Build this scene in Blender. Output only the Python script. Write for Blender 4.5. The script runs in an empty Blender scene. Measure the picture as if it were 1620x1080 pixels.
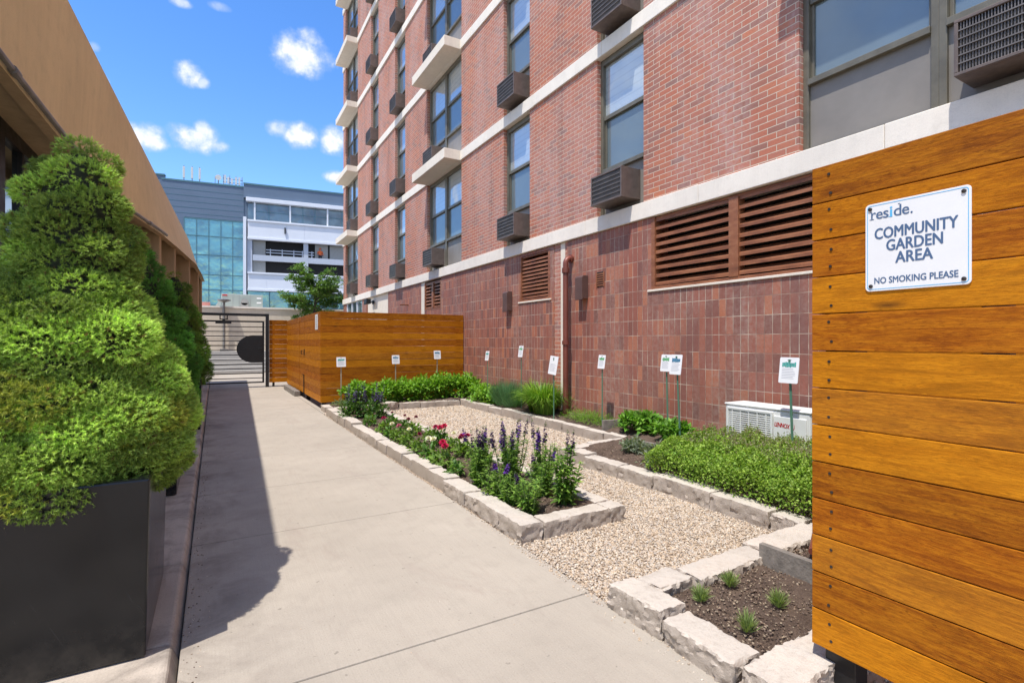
import bpy, math, random
import numpy as np
from mathutils import Vector, Matrix, noise

scene = bpy.context.scene
C = scene.collection
R = math.radians

# ------------------------------------------------------------------ camera
CAM_H = 1.35
cam = bpy.data.cameras.new("camera")
cam.sensor_width = 36.0
cam.lens = 36.0 * 815.0 / 1620.0
cam.clip_start = 0.05
cam.clip_end = 2000
cam_o = bpy.data.objects.new("camera", cam)
C.objects.link(cam_o)
cam_o.location = (0, 0, CAM_H)
cam_o.rotation_euler = (R(90), 0, R(-30))
scene.camera = cam_o

# ------------------------------------------------------------------ light
SUN = Vector((1.0, 0.5, -2.7)).normalized()          # way the light travels
sun_el = math.asin(-SUN.z)
sun_az = math.atan2(-SUN.x, -SUN.y)
sl = bpy.data.lights.new("sun", 'SUN')
sl.energy = 3.1
sl.angle = R(0.5)
sl.color = (1.0, 0.95, 0.88)
so = bpy.data.objects.new("sun", sl)
C.objects.link(so)
so.location = (-10, -5, 27)
so.rotation_euler = SUN.to_track_quat('-Z', 'Y').to_euler()

scene.view_settings.view_transform = 'Standard'
scene.view_settings.look = 'None'
scene.view_settings.gamma = 1
scene.view_settings.exposure = 0.84
try:
    scene.cycles.use_denoising = True
    scene.cycles.max_bounces = 8
    scene.cycles.diffuse_bounces = 5
    scene.cycles.transparent_max_bounces = 8
except Exception:
    pass

world = bpy.data.worlds.new("World")
scene.world = world
world.use_nodes = True


class NT:
    """small node tree writer"""
    def __init__(self, tree):
        self.t = tree
        self.n = tree.nodes
        self.l = tree.links

    def new(self, typ, **kw):
        nd = self.n.new(typ)
        for k, v in kw.items():
            setattr(nd, k, v)
        return nd

    def put(self, sock, val):
        if isinstance(val, bpy.types.NodeSocket):
            self.l.new(val, sock)
        elif val is not None:
            sock.default_value = val

    def math(self, op, a, b=None, c=None, clamp=False):
        nd = self.new('ShaderNodeMath', operation=op, use_clamp=clamp)
        self.put(nd.inputs[0], a)
        if b is not None:
            self.put(nd.inputs[1], b)
        if c is not None:
            self.put(nd.inputs[2], c)
        return nd.outputs[0]

    def vmath(self, op, a, b=None):
        nd = self.new('ShaderNodeVectorMath', operation=op)
        self.put(nd.inputs[0], a)
        if b is not None:
            self.put(nd.inputs[1], b)
        return nd.outputs[0]

    def mix(self, f, a, b, blend='MIX'):
        nd = self.new('ShaderNodeMix', data_type='RGBA', blend_type=blend)
        self.put(nd.inputs[0], f)
        self.put(nd.inputs[6], col4(a))
        self.put(nd.inputs[7], col4(b))
        return nd.outputs[2]

    def noise(self, vec, scale, detail=4, rough=0.55, dist=0.0):
        nd = self.new('ShaderNodeTexNoise')
        if vec is not None:
            self.l.new(vec, nd.inputs['Vector'])
        nd.inputs['Scale'].default_value = scale
        nd.inputs['Detail'].default_value = detail
        nd.inputs['Roughness'].default_value = rough
        nd.inputs['Distortion'].default_value = dist
        return nd.outputs[0]

    def ramp(self, fac, stops, interp='LINEAR'):
        nd = self.new('ShaderNodeValToRGB')
        nd.color_ramp.interpolation = interp
        els = nd.color_ramp.elements
        while len(els) < len(stops):
            els.new(0.5)
        for e, (p, c) in zip(els, stops):
            e.position = p
            e.color = col4(c)
        self.put(nd.inputs[0], fac)
        return nd.outputs[0]

    def map_range(self, v, a, b, c=0.0, d=1.0, smooth=False):
        nd = self.new('ShaderNodeMapRange', clamp=True)
        if smooth:
            nd.interpolation_type = 'SMOOTHSTEP'
        self.put(nd.inputs[0], v)
        for i, x in enumerate((a, b, c, d)):
            nd.inputs[1 + i].default_value = x
        return nd.outputs[0]

    def coords(self, kind='Object'):
        return self.new('ShaderNodeTexCoord').outputs[kind]

    def scale(self, vec, s):
        nd = self.new('ShaderNodeMapping')
        self.l.new(vec, nd.inputs[0])
        nd.inputs['Scale'].default_value = s
        return nd.outputs[0]

    def sep(self, vec):
        nd = self.new('ShaderNodeSeparateXYZ')
        self.l.new(vec, nd.inputs[0])
        return nd.outputs

    def comb(self, x, y, z):
        nd = self.new('ShaderNodeCombineXYZ')
        for i, v in enumerate((x, y, z)):
            self.put(nd.inputs[i], v)
        return nd.outputs[0]

    def bump(self, h, dist=0.01, strength=1.0):
        nd = self.new('ShaderNodeBump')
        nd.inputs['Strength'].default_value = strength
        nd.inputs['Distance'].default_value = dist
        self.put(nd.inputs['Height'], h)
        return nd.outputs[0]


def col4(c):
    if isinstance(c, (tuple, list)) and len(c) == 3:
        return (c[0], c[1], c[2], 1.0)
    return c


# ---- sky with small puffs of cloud, all in world directions
def build_sky():
    w = NT(world.node_tree)
    for nd in list(w.n):
        w.n.remove(nd)
    out = w.new('ShaderNodeOutputWorld')
    sky = w.new('ShaderNodeTexSky')
    sky.sky_type = 'NISHITA'
    sky.sun_disc = False
    sky.sun_elevation = sun_el
    sky.sun_rotation = sun_az
    sky.air_density = 1.0
    sky.dust_density = 0.2
    sky.ozone_density = 1.6
    hs = w.new('ShaderNodeHueSaturation')
    hs.inputs['Saturation'].default_value = 1.30
    hs.inputs['Hue'].default_value = 0.509
    hs.inputs['Value'].default_value = 1.06
    w.l.new(sky.outputs[0], hs.inputs['Color'])
    bg = w.new('ShaderNodeBackground')
    w.l.new(hs.outputs[0], bg.inputs[0])
    bg.inputs[1].default_value = 0.15
    d = w.coords('Generated')
    sx, sy, sz = w.sep(d)
    az = w.math('ARCTAN2', sx, sy)
    el = w.math('ARCSINE', sz)
    n1 = w.noise(d, 13.0, 6, 0.62)
    n2 = w.noise(d, 34.0, 5, 0.6)
    pert = w.math('ADD', w.math('MULTIPLY', w.math('SUBTRACT', n1, 0.5), 2.6),
                  w.math('MULTIPLY', w.math('SUBTRACT', n2, 0.5), 2.1))
    puffs = [(478, 88, 52, 38, 1.0), (490, 60, 24, 20, .8), (298, 118, 28, 20, 1.0), (318, 130, 16, 10, .7),
             (228, 216, 38, 22, 1.0), (205, 205, 20, 14, .7), (313, 220, 44, 22, 1.0), (322, 208, 22, 18, .9), (345, 232, 20, 12, .8),
             (440, 203, 22, 16, .8), (474, 216, 34, 22, 1.0), (528, 222, 24, 26, 1.0), (532, 280, 22, 12, .95),
             (285, 4, 20, 9, .75), (352, 12, 20, 8, .45), (150, 75, 10, 8, .4), (160, 128, 14, 12, .6),
             (700, -160, 120, 60, 1.0), (-400, 120, 160, 60, 1.0), (-900, 200, 300, 90, 1.0), (2300, -200, 420, 160, 1.0)]
    dens = None
    for (u, v, ru, rv, k) in puffs:
        t = (u - 810) / 815
        x, y, z = .5 + .866 * t, .866 - .5 * t, (540 - v) / 815
        h = math.hypot(x, y)
        a0, e0 = math.atan2(x, y), math.atan2(z, h)
        ra, re = ru / 815 / (h * h), rv / 815 / h / (1 + (z / h) ** 2)
        da = w.math('DIVIDE', w.math('SUBTRACT', az, a0), ra)
        de = w.math('DIVIDE', w.math('SUBTRACT', el, e0), re)
        q = w.math('ADD', w.math('MULTIPLY', da, da), w.math('MULTIPLY', de, de))
        m = w.math('SUBTRACT', w.math('ADD', 1.0, pert), q)
        m = w.map_range(m, -0.25, 1.25, 0, k, True)
        dens = m if dens is None else w.math('MAXIMUM', dens, m)
    # cloud added out of view to pale window reflections and fill the shade
    fill_veil = w.math('MAXIMUM', w.map_range(az, R(-24), R(-42), 0, 1, True), w.map_range(az, R(45), R(75), 0, 1, True))
    fill_veil = w.math('MAXIMUM', fill_veil, w.map_range(el, R(42), R(62), 0, 0.8, True))
    fill_veil = w.math('MULTIPLY', fill_veil, w.map_range(w.noise(w.scale(d, (1, 1, 3)), 2.2, 6, 0.6), 0.36, 0.62, 0.15, 0.8, True))
    dens = w.math('MAXIMUM', dens, fill_veil)
    shade = w.map_range(w.math('ADD', dens, w.math('MULTIPLY', w.math('SUBTRACT', n2, 0.5), 0.9)), 0.3, 1.0, 0.0, 1.0)
    cc = w.mix(shade, (0.46, 0.55, 0.76), (0.80, 0.81, 0.86))
    bg2 = w.new('ShaderNodeBackground')
    w.l.new(cc, bg2.inputs[0])
    bg2.inputs[1].default_value = 0.80
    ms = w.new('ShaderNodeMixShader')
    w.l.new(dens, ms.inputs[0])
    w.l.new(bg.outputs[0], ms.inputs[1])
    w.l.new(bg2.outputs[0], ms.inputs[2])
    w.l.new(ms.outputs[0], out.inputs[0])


build_sky()

# ------------------------------------------------------------------ materials
def material(name):
    m = bpy.data.materials.new(name)
    m.use_nodes = True
    t = NT(m.node_tree)
    b = t.n['Principled BSDF']
    return m, t, b


def simple(name, col, rough=0.6, metal=0.0, var=0.12, scale=6.0, bump=0.0, bscale=60.0, spec=None):
    m, t, b = material(name)
    co = t.coords()
    n = t.noise(co, scale, 5, 0.6)
    dark = tuple(c * (1 - var) for c in col)
    lite = tuple(min(1, c * (1 + var)) for c in col)
    t.put(b.inputs['Base Color'], t.mix(t.map_range(n, 0.3, 0.7), dark, lite))
    t.put(b.inputs['Roughness'], t.map_range(t.noise(co, scale * 2.3, 3), 0.3, 0.7, rough * 0.85, min(1, rough * 1.15)))
    b.inputs['Metallic'].default_value = metal
    if spec is not None:
        b.inputs['Specular IOR Level'].default_value = spec
    if bump:
        t.put(b.inputs['Normal'], t.bump(t.noise(co, bscale, 4), bump))
    return m


def brick_mat(name, bw, bh, soldier):
    m, t, b = material(name)
    x, y, z = t.sep(t.coords())
    u = t.math('ADD', y, x)
    vec = t.comb(u, z, 0.0)
    bt = t.new('ShaderNodeTexBrick')
    t.l.new(vec, bt.inputs['Vector'])
    bt.offset = 0.0 if soldier else 0.5
    bt.offset_frequency = 2
    bt.squash = 1.0
    bt.inputs['Color1'].default_value = (0, 0, 0, 1)
    bt.inputs['Color2'].default_value = (1, 1, 1, 1)
    bt.inputs['Mortar'].default_value = (0.5, 0.5, 0.5, 1)
    bt.inputs['Scale'].default_value = 1.0
    bt.inputs['Mortar Size'].default_value = 0.0042 if soldier else 0.0048
    bt.inputs['Mortar Smooth'].default_value = 0.2
    bt.inputs['Brick Width'].default_value = bw
    bt.inputs['Row Height'].default_value = bh
    fine = t.noise(vec, 45.0, 5, 0.65)
    if soldier:
        st = [(0.0, (.205, .080, .058)), (.2, (.285, .098, .066)), (.45, (.345, .113, .070)), (.65, (.25, .090, .062)), (.82, (.40, .130, .072)), (.95, (.47, .162, .076)), (1.0, (.18, .078, .062))]
    else:
        st = [(0.0, (0.300, 0.136, 0.100)), (.12, (0.450, 0.145, 0.084)), (.4, (0.500, 0.160, 0.090)), (.6, (0.420, 0.160, 0.108)), (.8, (0.550, 0.179, 0.088)), (.93, (0.360, 0.155, 0.116)), (1.0, (0.280, 0.150, 0.120))]
    bc = t.ramp(bt.outputs['Color'], st)
    bc = t.mix(t.map_range(fine, 0.3, 0.75, 0.0, 0.42), bc, (.20, .08, .065) if soldier else (.28, .13, .10), 'MIX')
    # white bloom running down the wall in uneven vertical drifts
    blo = t.noise(t.comb(t.math('MULTIPLY', u, 1.3), t.math('MULTIPLY', z, 0.35), 0.0), 1.1, 6, 0.62, 0.4)
    blo2 = t.noise(vec, 16.0, 5, 0.7)
    bm = t.math('MULTIPLY', t.map_range(blo, 0.42, 0.66), t.map_range(blo2, 0.35, 0.68), clamp=True)
    bc = t.mix(t.math('MULTIPLY', bm, 0.6 if soldier else 0.8), bc, (.43, .33, .27) if soldier else (.50, .36, .34))
    # dark run-off patches
    grime = t.noise(t.comb(t.math('MULTIPLY', u, 2.2), t.math('MULTIPLY', z, 0.3), 3.0), 1.0, 5, 0.6)
    bc = t.mix(t.map_range(grime, 0.54, 0.72, 0, 0.6), bc, (.14, .075, .07))
    mort = t.mix(t.noise(vec, 9.0, 4), (.50, .40, .30), (.74, .63, .50))
    if soldier:
        mort = t.mix(t.map_range(t.noise(vec, 3.4, 5, 0.65), 0.36, 0.58, 0, 0.9), mort, (.27, .14, .10))
    t.put(b.inputs['Base Color'], t.mix(bt.outputs['Fac'], bc, mort))
    t.put(b.inputs['Roughness'], t.map_range(fine, 0.3, 0.7, 0.48 if soldier else 0.78, 0.9))
    hgt = t.math('SUBTRACT', t.math('MULTIPLY', fine, 0.35), bt.outputs['Fac'])
    t.put(b.inputs['Normal'], t.bump(hgt, 0.006, 0.9))
    return m


def wood_mat(name, axis, pitch, base, dark, lite):
    m, t, b = material(name)
    x, y, z = t.sep(t.coords())
    pid = t.math('FLOOR', t.math('DIVIDE', z, pitch))
    wn = t.new('ShaderNodeTexWhiteNoise', noise_dimensions='1D')
    t.l.new(pid, wn.inputs['W'])
    r = wn.outputs['Value']
    a = t.math('ADD', y if axis == 'y' else x, t.math('MULTIPLY', r, 17.0))
    o = x if axis == 'y' else y
    g1 = t.noise(t.comb(t.math('MULTIPLY', a, 2.4), t.math('MULTIPLY', o, 14), t.math('MULTIPLY', z, 20)), 1.4, 7, 0.7, 0.9)
    g2 = t.noise(t.comb(t.math('MULTIPLY', a, 13.0), t.math('MULTIPLY', o, 60), t.math('MULTIPLY', z, 140)), 1.0, 6, 0.72, 0.3)
    fl = t.noise(t.comb(t.math('MULTIPLY', a, 42.0), t.math('MULTIPLY', o, 90), t.math('MULTIPLY', z, 200)), 1.0, 3, 0.6)
    blot = t.noise(t.comb(t.math('MULTIPLY', a, 1.4), o, t.math('MULTIPLY', z, 3.2)), 2.7, 5, 0.6)
    c = t.ramp(g1, [(0.34, dark), (0.46, base), (0.56, lite), (0.68, base)])
    c = t.mix(t.map_range(g2, 0.40, 0.60, 0.0, 0.6), c, dark, 'MIX')
    c = t.mix(t.map_range(fl, 0.54, 0.64, 0.0, 0.65), c, tuple(v * 0.7 for v in dark))
    c = t.mix(t.map_range(fl, 0.30, 0.42, 0.35, 0.0), c, tuple(min(1, v * 1.3) for v in lite))
    streak = t.noise(t.comb(t.math('MULTIPLY', a, 3.0), t.math('MULTIPLY', o, 30), t.math('MULTIPLY', z, 60)), 1.0, 5, 0.7, 0.8)
    c = t.mix(t.map_range(streak, 0.60, 0.72, 0.0, 0.7), c, tuple(v * 0.45 for v in dark))
    c = t.mix(t.map_range(blot, 0.50, 0.72, 0.0, 0.5), c, lite, 'MIX')
    c = t.mix(t.map_range(blot, 0.28, 0.46, 0.65, 0.0), c, dark, 'MIX')
    tint = t.ramp(r, [(0, (.22, .062, .007)), (0.2, base), (0.42, lite), (0.62, (.33, .085, .008)), (0.82, (.44, .17, .02)), (1, base)], 'CONSTANT')
    c = t.mix(0.42, c, tint)
    knot = t.new('ShaderNodeTexVoronoi')
    t.l.new(t.comb(t.math('MULTIPLY', a, 2.1), 0.0, t.math('MULTIPLY', z, 7.0)), knot.inputs['Vector'])
    knot.inputs['Scale'].default_value = 1.0
    c = t.mix(t.map_range(knot.outputs['Distance'], 0.02, 0.14, 0.75, 0.0), c, (.07, .025, .008))
    t.put(b.inputs['Base Color'], c)
    t.put(b.inputs['Roughness'], t.map_range(g2, 0.3, 0.7, 0.42, 0.68))
    b.inputs['Specular IOR Level'].default_value = 0.10
    t.put(b.inputs['Normal'], t.bump(t.math('ADD', g2, g1), 0.002, 0.7))
    return m


def concrete_mat(name, base, rough=0.85, streak=0.0, speck=0.5, mottle=0.18, axis='xy', stain=None):
    m, t, b = material(name)
    co = t.coords()
    n1 = t.noise(co, 0.9, 6, 0.6)
    n2 = t.noise(co, 7.0, 6, 0.65)
    n3 = t.noise(co, 130.0, 3, 0.6)
    lo = tuple(c * (1 - mottle) for c in base)
    hi = tuple(min(1, c * (1 + mottle)) for c in base)
    c = t.mix(t.map_range(n1, 0.3, 0.7), lo, hi)
    c = t.mix(t.map_range(n2, 0.5, 0.75, 0, 0.35), c, tuple(v * 0.72 for v in base))
    if speck:
        c = t.mix(t.map_range(n3, 0.55, 0.72, 0, speck), c, tuple(v * 0.55 for v in base))
        c = t.mix(t.map_range(n3, 0.28, 0.42, speck * 0.7, 0), c, tuple(min(1, v * 1.35) for v in base))
    if stain:
        px, py, pz = t.sep(co)
        edge = t.math('MULTIPLY', t.map_range(px, 0.55, -0.1, 0, 1, True), t.map_range(t.noise(co, 2.6, 6, 0.65, 0.5), 0.46, 0.66), clamp=True)
        c = t.mix(t.math('MULTIPLY', edge, 0.55), c, tuple(v * 0.5 for v in stain))
        br = t.noise(t.scale(co, (160, 3, 1)), 1.0, 3, 0.6)
        c = t.mix(t.map_range(br, 0.4, 0.7, 0, 0.16), c, tuple(v * 0.6 for v in base))
        sp = t.noise(co, 23.0, 2, 0.5)
        c = t.mix(t.map_range(sp, 0.70, 0.74, 0, 0.55), c, tuple(v * 0.42 for v in base))
        ck = t.new('ShaderNodeTexVoronoi', feature='DISTANCE_TO_EDGE')
        wv = t.new('ShaderNodeTexNoise')
        wv.inputs['Scale'].default_value = 3.0
        t.l.new(co, wv.inputs['Vector'])
        sc_ = t.new('ShaderNodeVectorMath', operation='SCALE')
        t.l.new(wv.outputs['Color'], sc_.inputs[0])
        sc_.inputs['Scale'].default_value = 0.35
        t.l.new(t.vmath('ADD', co, sc_.outputs[0]), ck.inputs['Vector'])
        ck.inputs['Scale'].default_value = 0.33
        ckm = t.math('MULTIPLY', t.map_range(ck.outputs['Distance'], 0.0, 0.0028, 1, 0), t.map_range(t.noise(co, 0.8, 2), 0.5, 0.56), clamp=True)
        c = t.mix(t.math('MULTIPLY', ckm, 0.5), c, tuple(v * 0.3 for v in base))
        s = t.noise(t.scale(co, (1.6, 0.5, 1)), 1.7, 5, 0.7, 0.6)
        c = t.mix(t.map_range(s, 0.56, 0.72, 0, 0.5), c, stain)
    if streak:
        s = t.noise(t.scale(co, (5, 5, 0.35)), 1.6, 6, 0.65)
        c = t.mix(t.map_range(s, 0.45, 0.75, 0, streak), c, tuple(v * 0.45 for v in base))
        s2 = t.noise(t.scale(co, (18, 18, 1.2)), 1.6, 5, 0.65)
        c = t.mix(t.map_range(s2, 0.5, 0.75, 0, streak * 0.7), c, tuple(min(1, v * 1.3) for v in base))
    t.put(b.inputs['Base Color'], c)
    b.inputs['Roughness'].default_value = rough
    b.inputs['Specular IOR Level'].default_value = 0.3
    t.put(b.inputs['Normal'], t.bump(t.math('ADD', t.math('MULTIPLY', n3, 0.5), n2), 0.003, 0.7))
    return m


def leaf_mat(name, trans=0.35, rough=0.5):
    m, t, b = material(name)
    at = t.new('ShaderNodeAttribute', attribute_name='Col')
    t.l.new(at.outputs['Color'], b.inputs['Base Color'])
    b.inputs['Roughness'].default_value = rough
    b.inputs['Specular IOR Level'].default_value = 0.3
    tr = t.new('ShaderNodeBsdfTranslucent')
    t.l.new(t.mix(1.0, at.outputs['Color'], (1.35, 1.5, .5), 'MULTIPLY'), tr.inputs[0])
    ms = t.new('ShaderNodeMixShader')
    ms.inputs[0].default_value = trans
    t.l.new(b.outputs[0], ms.inputs[1])
    t.l.new(tr.outputs[0], ms.inputs[2])
    t.l.new(ms.outputs[0], t.n['Material Output'].inputs[0])
    return m


def attr_mat(name, rough=0.8, bump=0.0, bscale=200):
    m, t, b = material(name)
    at = t.new('ShaderNodeAttribute', attribute_name='Col')
    c = at.outputs['Color']
    n = t.noise(t.coords(), bscale, 3)
    c = t.mix(t.map_range(n, 0.3, 0.7, 0, 0.3), c, t.mix(1.0, c, (.5, .45, .4), 'MULTIPLY'))
    t.put(b.inputs['Base Color'], c)
    b.inputs['Roughness'].default_value = rough
    if bump:
        t.put(b.inputs['Normal'], t.bump(n, bump))
    return m


def glass_mat(name, tint, behind, fac, rough=0.02, wav=0.6, stripe=None, patch=None):
    """window glass over a dark room or a drawn blind"""
    m, t, b = material(name)
    co = t.coords()
    x, y, z = t.sep(co)
    oi = t.new('ShaderNodeObjectInfo')
    rnd = oi.outputs['Random']
    c = t.mix(t.noise(t.vmath('ADD', co, t.comb(rnd, rnd, rnd)), 1.4, 3), tuple(v * 0.7 for v in behind), tuple(min(1, v * 1.3) for v in behind))
    if stripe:
        s = t.math('FRACT', t.math('MULTIPLY', z if stripe > 0 else y, abs(stripe)))
        c = t.mix(t.map_range(s, 0.0, 0.25, 0.5, 0.0), c, tuple(v * 0.5 for v in behind))
    if patch:
        pn = t.noise(t.scale(co, (0.55, 0.55, 0.8)), 1.0, 2, 0.4)
        c = t.mix(t.map_range(pn, 0.44, 0.62), c, patch)
    t.put(b.inputs['Base Color'], c)
    b.inputs['Roughness'].default_value = 0.4
    gl = t.new('ShaderNodeBsdfGlossy')
    gl.inputs[0].default_value = col4(tint)
    gl.inputs['Roughness'].default_value = rough
    nrm = t.bump(t.noise(co, 1.1, 2), 0.02 * wav, 0.5)
    t.l.new(nrm, gl.inputs['Normal'])
    fr = t.new('ShaderNodeFresnel')
    fr.inputs[0].default_value = 1.5
    f = t.math('ADD', fr.outputs[0], fac, clamp=True)
    ms = t.new('ShaderNodeMixShader')
    t.l.new(f, ms.inputs[0])
    t.l.new(b.outputs[0], ms.inputs[1])
    t.l.new(gl.outputs[0], ms.inputs[2])
    t.l.new(ms.outputs[0], t.n['Material Output'].inputs[0])
    return m


def stone_mat(name):
    m, t, b = material(name)
    co = t.coords()
    oi = t.new('ShaderNodeObjectInfo')
    co2 = t.vmath('ADD', co, t.comb(t.math('MULTIPLY', oi.outputs['Random'], 31.0), 0.0, 0.0))
    n1 = t.noise(co2, 5.0, 6, 0.65)
    n2 = t.noise(co2, 38.0, 6, 0.7)
    n3 = t.noise(co2, 160.0, 3, 0.6)
    c = t.mix(t.map_range(n1, 0.3, 0.7), (.45, .395, .33), (.64, .58, .505))
    c = t.mix(t.map_range(n2, 0.5, 0.72, 0, 0.5), c, (.33, .27, .225))
    c = t.mix(t.map_range(n3, 0.55, 0.7, 0, 0.3), c, (.25, .21, .18))
    c = t.mix(t.math('MULTIPLY', t.map_range(n1, 0.5, 0.64), 0.3), c, (.50, .39, .30))
    c = t.mix(t.math('MULTIPLY', oi.outputs['Random'], 0.25), c, (.40, .36, .32))
    # flanks, picked by face normal, are mixed browner than the top
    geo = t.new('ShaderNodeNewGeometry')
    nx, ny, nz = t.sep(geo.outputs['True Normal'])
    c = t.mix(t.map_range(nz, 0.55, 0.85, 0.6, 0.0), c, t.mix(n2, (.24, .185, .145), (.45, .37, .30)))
    t.put(b.inputs['Base Color'], c)
    b.inputs['Roughness'].default_value = 0.9
    b.inputs['Specular IOR Level'].default_value = 0.2
    t.put(b.inputs['Normal'], t.bump(t.math('ADD', n2, t.math('MULTIPLY', n3, 0.4)), 0.008, 0.8))
    return m


def soil_mat(name):
    m, t, b = material(name)
    co = t.coords()
    n1 = t.noise(co, 6.0, 6, 0.65)
    n2 = t.noise(co, 60.0, 5, 0.7)
    n3 = t.noise(co, 170.0, 3, 0.6)
    c = t.mix(t.map_range(n1, 0.3, 0.7), (.07, .047, .036), (.155, .11, .083))
    c = t.mix(t.map_range(n2, 0.48, 0.7, 0, 0.7), c, (.19, .135, .10))
    c = t.mix(t.map_range(n3, 0.62, 0.72, 0, 0.55), c, (.34, .26, .19))
    t.put(b.inputs['Base Color'], c)
    b.inputs['Roughness'].default_value = 0.95
    b.inputs['Specular IOR Level'].default_value = 0.15
    t.put(b.inputs['Normal'], t.bump(t.math('ADD', n2, n1), 0.02, 1.0))
    return m


def louver_mat(name):
    m, t, b = material(name)
    co = t.coords()
    n = t.noise(t.scale(co, (4, 1.5, 6)), 2.2, 6, 0.65)
    c = t.ramp(n, [(0.3, (.16, .058, .03)), (0.5, (.27, .10, .045)), (0.7, (.36, .15, .07))])
    c = t.mix(t.map_range(t.noise(co, 30, 4), 0.6, 0.75, 0, 0.4), c, (.45, .25, .15))
    t.put(b.inputs['Base Color'], c)
    b.inputs['Roughness'].default_value = 0.5
    return m


M = {}
M['path'] = concrete_mat('path_concrete', (.388, .341, .28), 0.88, 0, 0.4, 0.1, stain=(.29, .235, .195))
M['path2'] = concrete_mat('kerb_concrete', (.50, .43, .355), 0.9, 0, 0.6, 0.22, stain=(.13, .11, .10))
M['ground'] = concrete_mat('ground_asphalt', (.16, .15, .145), 0.95)
M['gravel_base'] = concrete_mat('gravel_base', (.40, .31, .225), 0.95, 0, 0.8, 0.2)
M['soil'] = soil_mat('soil')
M['brick'] = brick_mat('running_brick', 0.2035, 0.0678, False)
M['soldier'] = brick_mat('soldier_brick', 0.0945, 0.204, True)
M['band'] = concrete_mat('band_concrete', (.84, .77, .67), 0.8, 0.12, 0.25, 0.07)
M['slab'] = concrete_mat('slab_concrete', (.78, .70, .585), 0.8, 0.1, 0.25, 0.07)
M['fascia'] = concrete_mat('tan_concrete', (.78, .60, .325), 0.85, 0.13, 0.3, 0.07)
M['column'] = concrete_mat('column_concrete', (.44, .315, .18), 0.85, 0.3, 0.3, 0.12)
M['wood_y'] = wood_mat('cedar_side', 'y', 0.1431, (.42, .132, .005), (.135, .036, .003), (.60, .228, .010))
M['wood_x'] = wood_mat('cedar_front', 'x', 0.1431, (.42, .132, .005), (.135, .036, .003), (.60, .228, .010))
M['bronze'] = simple('bronze_frame', (.15, .135, .10), 0.45, 0.2, 0.2)
M['panel'] = simple('spandrel_panel', (.225, .205, .18), 0.5, 0.0, 0.12, 2.5)
M['ac'] = simple('ac_casing', (.15, .115, .098), 0.5, 0.2, 0.25, 9)
M['ac_bar'] = simple('ac_bars', (.17, .15, .135), 0.45, 0.3, 0.2)
M['ac_dark'] = simple('ac_fins', (.02, .021, .024), 0.5, 0.2, 0.2)
M['pane_up'] = glass_mat('upper_pane', (.80, .88, .93), (.44, .49, .50), 0.26, 0.03, 1.2, 9.0)
M['pane_low'] = glass_mat('lower_pane', (.58, .68, .73), (.13, .17, .18), 0.12, 0.06, 1.0)
M['louver'] = louver_mat('louver_rust')
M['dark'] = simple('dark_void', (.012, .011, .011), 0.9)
M['pipe'] = simple('red_pipe', (.19, .055, .036), 0.45, 0.1, 0.25, 5)
M['wall_lamp'] = simple('brown_metal', (.12, .065, .052), 0.5, 0.1, 0.15)
M['black'] = simple('black_metal', (.014, .014, .015), 0.45, 0.2, 0.2)
M['planter'] = simple('planter_paint', (.006, .007, .0085), 0.17, 0.0, 0.25, 3, spec=0.38)
M['white'] = simple('white_plate', (.80, .80, .80), 0.35, 0.0, 0.03)
M['white_dull'] = simple('white_paint', (.62, .62, .60), 0.5, 0.0, 0.06, 4)
M['ink'] = simple('ink_blue', (.075, .135, .25), 0.5, 0.0, 0.03)
M['ink_light'] = simple('ink_pale_blue', (.10, .45, .75), 0.5, 0.0, 0.03)
M['ink_grey'] = simple('ink_grey', (.42, .44, .48), 0.6, 0.0, 0.05)
M['teal'] = simple('ink_teal', (.03, .30, .26), 0.5, 0.0, 0.55, 70)
M['tealblue'] = simple('ink_teal_blue', (.025, .16, .28), 0.5, 0.0, 0.55, 70)
M['inkgreen'] = simple('ink_green', (.10, .36, .14), 0.5, 0.0, 0.55, 70)
M['red'] = simple('ink_red', (.45, .012, .02), 0.5, 0.0, 0.03)
M['stake'] = simple('green_stake', (.085, .19, .125), 0.5, 0.0, 0.15)
M['stake_pale'] = simple('pale_stake', (.36, .31, .22), 0.6, 0.0, 0.15)
M['screw'] = simple('steel_screw', (.06, .05, .045), 0.45, 0.6, 0.2)
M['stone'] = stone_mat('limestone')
M['timber'] = simple('weathered_timber', (.20, .175, .15), 0.85, 0, 0.35, 14, 0.004, 50)
M['leaf'] = leaf_mat('leaf', 0.35)
M['needle'] = leaf_mat('needle', 0.25, 0.55)
M['petal'] = leaf_mat('petal', 0.25, 0.5)
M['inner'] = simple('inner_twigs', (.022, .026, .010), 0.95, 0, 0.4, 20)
M['bark'] = simple('bark', (.10, .075, .055), 0.9, 0, 0.35, 12, 0.01, 30)
M['pebble'] = attr_mat('pebble', 0.75)
M['chip'] = attr_mat('bark_chip', 0.9)
M['unit_white'] = simple('unit_white', (.72, .72, .69), 0.4, 0, 0.05)
M['unit_grey'] = simple('unit_grey', (.30, .30, .285), 0.5, 0, 0.08)
M['off_grey'] = simple('blue_grey_cladding', (.115, .165, .235), 0.55, 0.1, 0.06, 0.5)
M['off_white'] = simple('white_cladding', (.70, .73, .78), 0.5, 0, 0.04, 0.6)
M['off_col'] = simple('pale_column', (.46, .50, .57), 0.6, 0, 0.05)
M['teal_glass'] = glass_mat('teal_glass', (.52, .80, .82), (.08, .26, .275), 0.22, 0.03, 5.0, None, (.02, .07, .09))
M['office_glass'] = glass_mat('office_glass', (.6, .75, .85), (.10, .145, .16), 0.12, 0.03, 3.0, None, (.015, .02, .024))
M['mullion'] = simple('teal_mullion', (.09, .20, .235), 0.5, 0.2, 0.08)
M['rtu'] = simple('grey_green_metal', (.34, .39, .36), 0.5, 0.1, 0.07, 1.5)
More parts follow.
